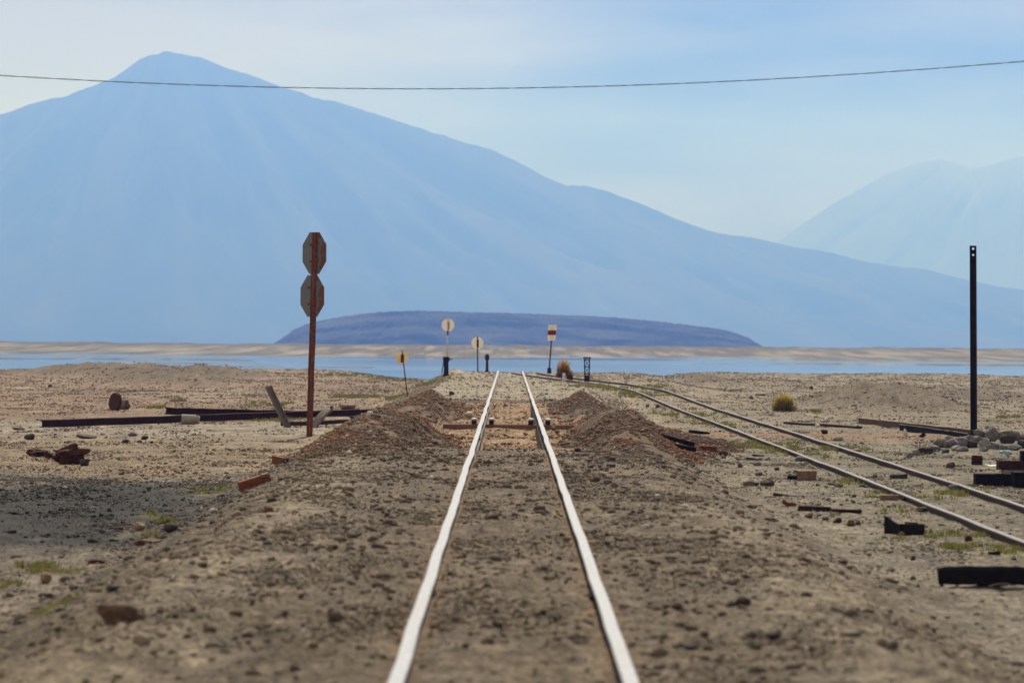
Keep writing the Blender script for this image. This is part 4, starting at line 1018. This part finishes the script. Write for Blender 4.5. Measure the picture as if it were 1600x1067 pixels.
def channel():
    p = gp(1421, 834); s = mpp(p.y); root = tag(empty("steel_channel", p), "black box-shaped steel offcut with a raised left plate near the siding", "scrap metal")
    bm = bmesh.new(); pts = [(-38, 0.0), (-38, 29), (-33, 28), (-26, 22), (-17, 17), (-17, -1)]
    A = [bm.verts.new((x * s, (.12 if x < -20 else 0.0) - (x + 38) * s * .25, (z) * s)) for x, z in pts]; B = [bm.verts.new(v.co + Vector((.02, .05, 0))) for v in A]
    bm.faces.new(A); bm.faces.new(B[::-1])
    for k in range(len(pts)): bm.faces.new((A[k], B[k], B[(k + 1) % len(pts)], A[(k + 1) % len(pts)]))
    bobj("side_plate", bm, M_black, root)
    bm = bmesh.new(); add_box(bm, (40 * s, .03, 17.5 * s), (3.5 * s, 0, 8.8 * s), rot=(R(-6), 0, 0), bevel=.006, jit=.004, seed=2); bobj("front_plate", bm, M_black, root)
    bm = bmesh.new(); add_box(bm, (37 * s, .10, .015), (3.0 * s, .075, 16.5 * s), bevel=.003); add_box(bm, (20 * s, .05, 2.2 * s), (4 * s, .08, 19 * s), bevel=.003, jit=.004); bobj("top_plate", bm, M_rust_dark, root)
channel()
def sleeper_near():
    p = gp(1540, 917); s = mpp(p.y); L = 1.15; x0 = -72 * s; bm = bmesh.new()
    prof = [(-.075, .0), (-.085, .05), (-.075, .132), (-.04, .145), (.06, .145), (.085, .12), (.085, .0)]
    rnd = random.Random(9); pts = [Vector((x0 + L * i / 24, rnd.uniform(-.004, .004), rnd.uniform(-.004, .004))) for i in range(25)]
    sweep(bm, prof, pts, scale=[.88 + .12 * min(i, 2) / 2 + rnd.uniform(-.02, .02) for i in range(25)])
    root = tag(bobj("timber_sleeper", bm, M_timber_black, loc=Vector((p.x, p.y + .08, max(gz(p.x + x0 + .1 * i, p.y + .1) for i in range(9)) + .005))), "thick tarred black sleeper lying in the right foreground, cut by the photo's edge", "timber")
    bm = bmesh.new(); b2 = [(-12, 0), (2, 4), (16, 5), (24, 3), (18, 1), (0, -1)]
    A = [bm.verts.new((x * s, -.105 + .01 * i, (z + 2) * s)) for i, (x, z) in enumerate(b2)]; B = [bm.verts.new(v.co + Vector((0, .016, .006))) for v in A]
    bm.faces.new(A); bm.faces.new(B[::-1])
    for k in range(6): bm.faces.new((A[k], B[k], B[(k + 1) % 6], A[(k + 1) % 6]))
    tag(bobj("wood_chip", bm, M_timber_tan, loc=p + Vector((14 * s, .02, .0))), "pale wood splinter leaning on the front of the black foreground sleeper", "wood chip")
    bm = bmesh.new(); bmesh.ops.create_uvsphere(bm, u_segments=4, v_segments=4, radius=.001)
    bm.clear(); add_cyl(bm, (-.06, 0, .012), (.06, .01, .012), .012, .012, 8); add_cyl(bm, (-.03, 0, -.01), (-.02, .0, .03), .014, .014, 8)
    tag(bobj("iron_spike", bm, M_rust_dark, loc=(p.x - 16 * s, p.y + .08, p.z + .138)), "rusty iron spike lying on top of the black foreground sleeper", "spike")
sleeper_near()
long_rail("steel_beam", (1342, 652.5), (1720, 692), 99, 76, M_brown_beam, "long lighter brown steel beam lying behind the bare rail post", "steel beam", "steel beams behind the rubble heap", prof=I_prof, seed=11)
o = long_rail("scrap_rail", (1406, 662.5), (1515, 677), 91.5, 84.5, M_black, "darker rail in front of the brown beam, ending at the bare rail post", "rail", "steel beams behind the rubble heap", seed=12)
b = bmesh.new(); add_box(b, (.10, .14, .06), (0, 0, 0), rot=(0, .25, 0), bevel=.006); pq = at(1417, 672, 91.2)
bobj("rail_lug", b, M_rust_dark, o, loc=pq - Vector(o.location) + Vector((0, -.03, .02)))
long_rail("scrap_rail", (1226, 659), (1345, 666), 96, 92, M_rust_dark, "thin dark rail lying right of the siding below the olive shrub", "rail", "steel beams behind the rubble heap", prof=[(-.03, 0), (.03, 0), (.03, -.05), (-.03, -.05)], seed=13)
rock(1277, 669, 8, 6, 'white', "small white stone against the thin dark rail", "rock")
rock(1415, 681, 7, 10, 'white', "upright white stone in front of the dark rail's left end", "rock")
bar(1442, 683, 9, 6, M_rust_dark, "short dark peg in front of the dark rail", "peg", "scrap metal", tilt=R(-40), depth=.06)
# rubble heap
RUB = [(1421, 714, 12, 8, 'grey'), (1432, 712, 14, 9, 'grey'), (1447, 709, 22, 11, 'dark'), (1460, 705, 20, 10, 'grey'), (1470, 699, 20, 12, 'dim'), (1487, 702, 22, 14, 'grey'), (1484, 692, 15, 9, 'grey'),
       (1502, 700, 26, 16, 'grey'), (1518, 700, 20, 11, 'dark'), (1512, 691, 16, 9, 'grey'), (1527, 693, 22, 10, 'grey'), (1532, 684, 22, 12, 'dim'), (1541, 700, 22, 15, 'pale'), (1551, 692, 22, 21, 'grey'), (1556, 701, 20, 11, 'grey'),
       (1575, 694, 28, 17, 'olive'), (1571, 702, 18, 9, 'grey'), (1588, 690, 14, 12, 'grey'), (1586, 703, 22, 10, 'grey'), (1598, 699, 18, 11, 'dark'), (1504, 706, 20, 7, 'grey'), (1495, 705, 16, 8, 'pale'), (1538, 707, 14, 6, 'pale'), (1478, 707, 12, 6, 'dark'), (1612, 702, 20, 12, 'grey'), (1603, 690, 16, 12, 'pale')]
LOOK = {'grey': 'grey', 'dark': 'dark', 'dim': 'brownish grey', 'pale': 'pale grey', 'olive': 'greenish grey'}
spots = ["at the far left tip", "near the left tip, beside the smallest one", "in the low left part, flat and wide", "in the left part before the brownish stone", "with a square top in the left part", "rounded, in the left front", "lying behind the left front stones",
         "large and dome-like, left of the middle", "squeezed at the middle front", "behind the middle of the heap", "broad, just left of the post's foot", "leaning at the foot of the bare post", "tall, right of the middle front", "pointed and topmost in the heap", "pale-edged, low below the topmost stone",
         "broad and rough, right of the topmost stone", "small, below the broad rough stone", "upright on the right shoulder", "flat, at the right front", "on the right edge of the photo", "thin and flat at the front of the middle", "thin, before the dome-like stone", "small, loose before the heap", "tiny, before the square-topped stone", "at the right end, cut by the photo's edge", "behind the right end"]
for (a, b_, w, h, k), sp_ in zip(RUB, spots):
    rock(a, b_, w * 1.08, h * 1.1, k, f"{LOOK[k]} rubble stone {sp_}", "rubble stone", "rubble heap at the bare rail post", lift=max(0, (703 - b_)) * .0022)
bar(1527, 727, 16, 14, M_rust_dark, "small square rusty casting standing in front of the rubble heap", "rusty_casting", "scrap metal", depth=.12, bevel=.02, jit=.012, seed=3)
rock(1486, 732, 15, 10, 'brown', "round brown clod in front of the rubble heap")
def bag():
    p = gp(1570, 709); s = mpp(p.y); bm = rock_bm((20 * s, 14 * s, 6 * s), 77, 3, .5); tag(bobj("plastic_bag", bm, M_turq, loc=p + Vector((0, .05, 0))), "pale turquoise scrap of plastic below the rubble heap", "plastic bag")
    p = gp(1549, 729); s = mpp(p.y); bm = bmesh.new(); pts = [Vector((x * s, 0, z * s)) for x, z in ((-9, 3), (-5, 1.5), (0, 1), (5, 1.5), (11, 2))]
    sweep(bm, [(-.03, -.004), (.03, -.004), (.03, .004), (-.03, .004)], pts, up=Vector((0, -.3, 1))); tag(bobj("plastic_strip", bm, M_yellowscrap, loc=p), "pale yellow strip of litter left of the stacked dark timbers", "litter")
bag()
# stacked dark timbers at the right edge
GT = "stacked dark timbers at the right edge"
def stacked():
    p = gp(1565, 762); s = mpp(p.y); D = p.y
    def t(x0, x1, y0, y1, dd, dep, mat, label, top=True):
        a, b_ = at(x0, y1, D + dd), at(x1, y0, D + dd); c = (a + b_) / 2; bm = bmesh.new()
        add_box(bm, (b_.x - a.x, dep, b_.z - a.z), (0, 0, 0), bevel=.006, jit=.004, seed=int(x0)); o = bobj("timber_beam", bm, mat, loc=(c.x, c.y + dep / 2, c.z)); tag(o, label, "timber", GT)
    t(1525, 1640, 741, 763, 0, .34, M_timber_black, "lowest black timber of the stack at the right edge, reaching furthest left")
    t(1568, 1640, 733, 741, .05, .25, M_concrete, "pale packing piece under the reddish timber of the stack")
    t(1561, 1640, 720, 733.5, .04, .32, M_rust_dark, "reddish dark timber lying second in the stack at the right edge")
    t(1597, 1680, 705, 720, .03, .30, M_timber_black, "topmost black timber of the stack, cut by the photo's edge")
    t(1585, 1680, 738, 776, -.5, .4, M_timber_black, "black timber in front of the stack at the right edge, lowest in the photo")
stacked()
NR = "stones right of the main track"
for a in [(1174, 759, 26, 10, 'olive', "flat olive stone left of the pointed one on the gravel"), (1199, 759, 24, 13, 'olive', "pointed olive stone on the gravel beside the wooden block"), (1131, 712, 14, 10, 'dark', "dark stone right of the reddish timber by the dirt heap"),
          (1157, 731, 9, 7, 'brown', "small brown stone before the pale round one right of the heap"), (1183, 728, 13, 6, 'grey', "pale round stone on the gravel right of the heap"), (1185, 743, 13, 6, 'olive', "flat olive stone behind the pair of larger olive stones"),
          (1251, 722, 18, 9, 'olive', "olive stone close to the siding's near rail"), (1231, 728, 12, 4, 'brown', "flat brown stone left of the olive stone by the siding"), (1310, 690, 17, 7, 'olive', "dull flat stone right beyond the siding's far rail"), (1288, 680, 12, 7, 'rust', "reddish stone beyond the siding on the red soil strip"),
          (1492, 768, 21, 10, 'olive', "olive stone on green moss between the siding rails"), (1339, 704, 14, 5, 'tan', "flat tan stone between the siding rails near the red soil"), (1367, 746, 9, 6, 'dark', "small dark stone peeping over the siding's near rail"),
          (1330, 826, 16, 10, 'brown', "round brown stone in the row of stones below the dark planks"), (1341, 823, 10, 8, 'olive', "olive stone touching the round brown one below the dark planks"), (1309, 820, 14, 8, 'rust', "square reddish stone in the row below the dark planks"), (1290, 817, 11, 6, 'dark', "small dark stone in the row below the thicker plank"),
          (1264, 815, 14, 8, 'brown', "angular brown stone left in the row below the thicker plank"), (1206, 814, 24, 8, 'olive', "low olive clod left of the row of stones"), (1390, 911, 30, 13, 'brown', "brown wedge-shaped stone left of the black foreground sleeper"), (1514, 849, 13, 11, 'rust', "round dark red stone on grass above the black foreground sleeper"),
          (1427, 876, 9, 8, 'rust', "small dark red stone on gravel left above the foreground sleeper"), (1427, 906, 10, 6, 'dark', "small black stone between the wedge stone and the foreground sleeper"), (1441, 800, 20, 7, 'olive', "flat stone right of the tan brick"), (1393, 892, 14, 4, 'dark', "flat black splinter-like stone above the wedge stone"),
          (1261, 930, 22, 10, 'dark', "dark clod in the right foreground, left of a brown one"), (1386, 957, 24, 8, 'dark', "flat dark clod in the right foreground below the wedge stone"), (1208, 1003, 30, 13, 'dark', "large dark clod in the right foreground near the rail"), (1080, 1018, 26, 10, 'dark', "dark clod beside the right rail at the bottom"),
          (1140, 913, 26, 7, 'dark', "flat dark clod halfway between the right rail and the foreground sleeper"), (1166, 876, 14, 8, 'dark', "small dark clod beside the right rail's gravel"), (1334, 779, 8, 5, 'dark', "small dark stone on moss before the siding rail"), (1350, 762, 10, 5, 'dark', "dark stone at the near siding rail's foot"), (1315, 758, 7, 5, 'dark', "small dark stone between the wooden block and the siding rail"),
          (1300, 756, 14, 4, 'dark', "flat dark stone at the wooden block's right side"), (1334, 788, 6, 5, 'dark', "tiny dark stone left of the tan brick"), (1412, 783, 7, 6, 'dark', "small dark stone right of the tan brick"), (1214, 736, 9, 5, 'dark', "small dark stone behind the wooden block, to its left"),
          (1028, 637, 8, 5, 'dark', "small dark stone on pale ground behind the right dirt heap, right of two"), (1012, 636, 7, 4, 'dark', "small dark stone on pale ground behind the right dirt heap, left of two"), (1174, 624, 7, 6, 'brown', "small brown stone far beyond the siding left of the olive shrub"), (1190, 618, 20, 3, 'brown', "thin flat brown stone far beyond the siding"),
          (1268, 608, 6, 5, 'dark', "tiny dark stone far off on the right waste ground")]:
    rock(*a[:5], a[5], group=NR)
bar(1554, 869, 18, 5, M_timber_black, "short black stick on the grass above the foreground sleeper", "stick", "stick", depth=.05)
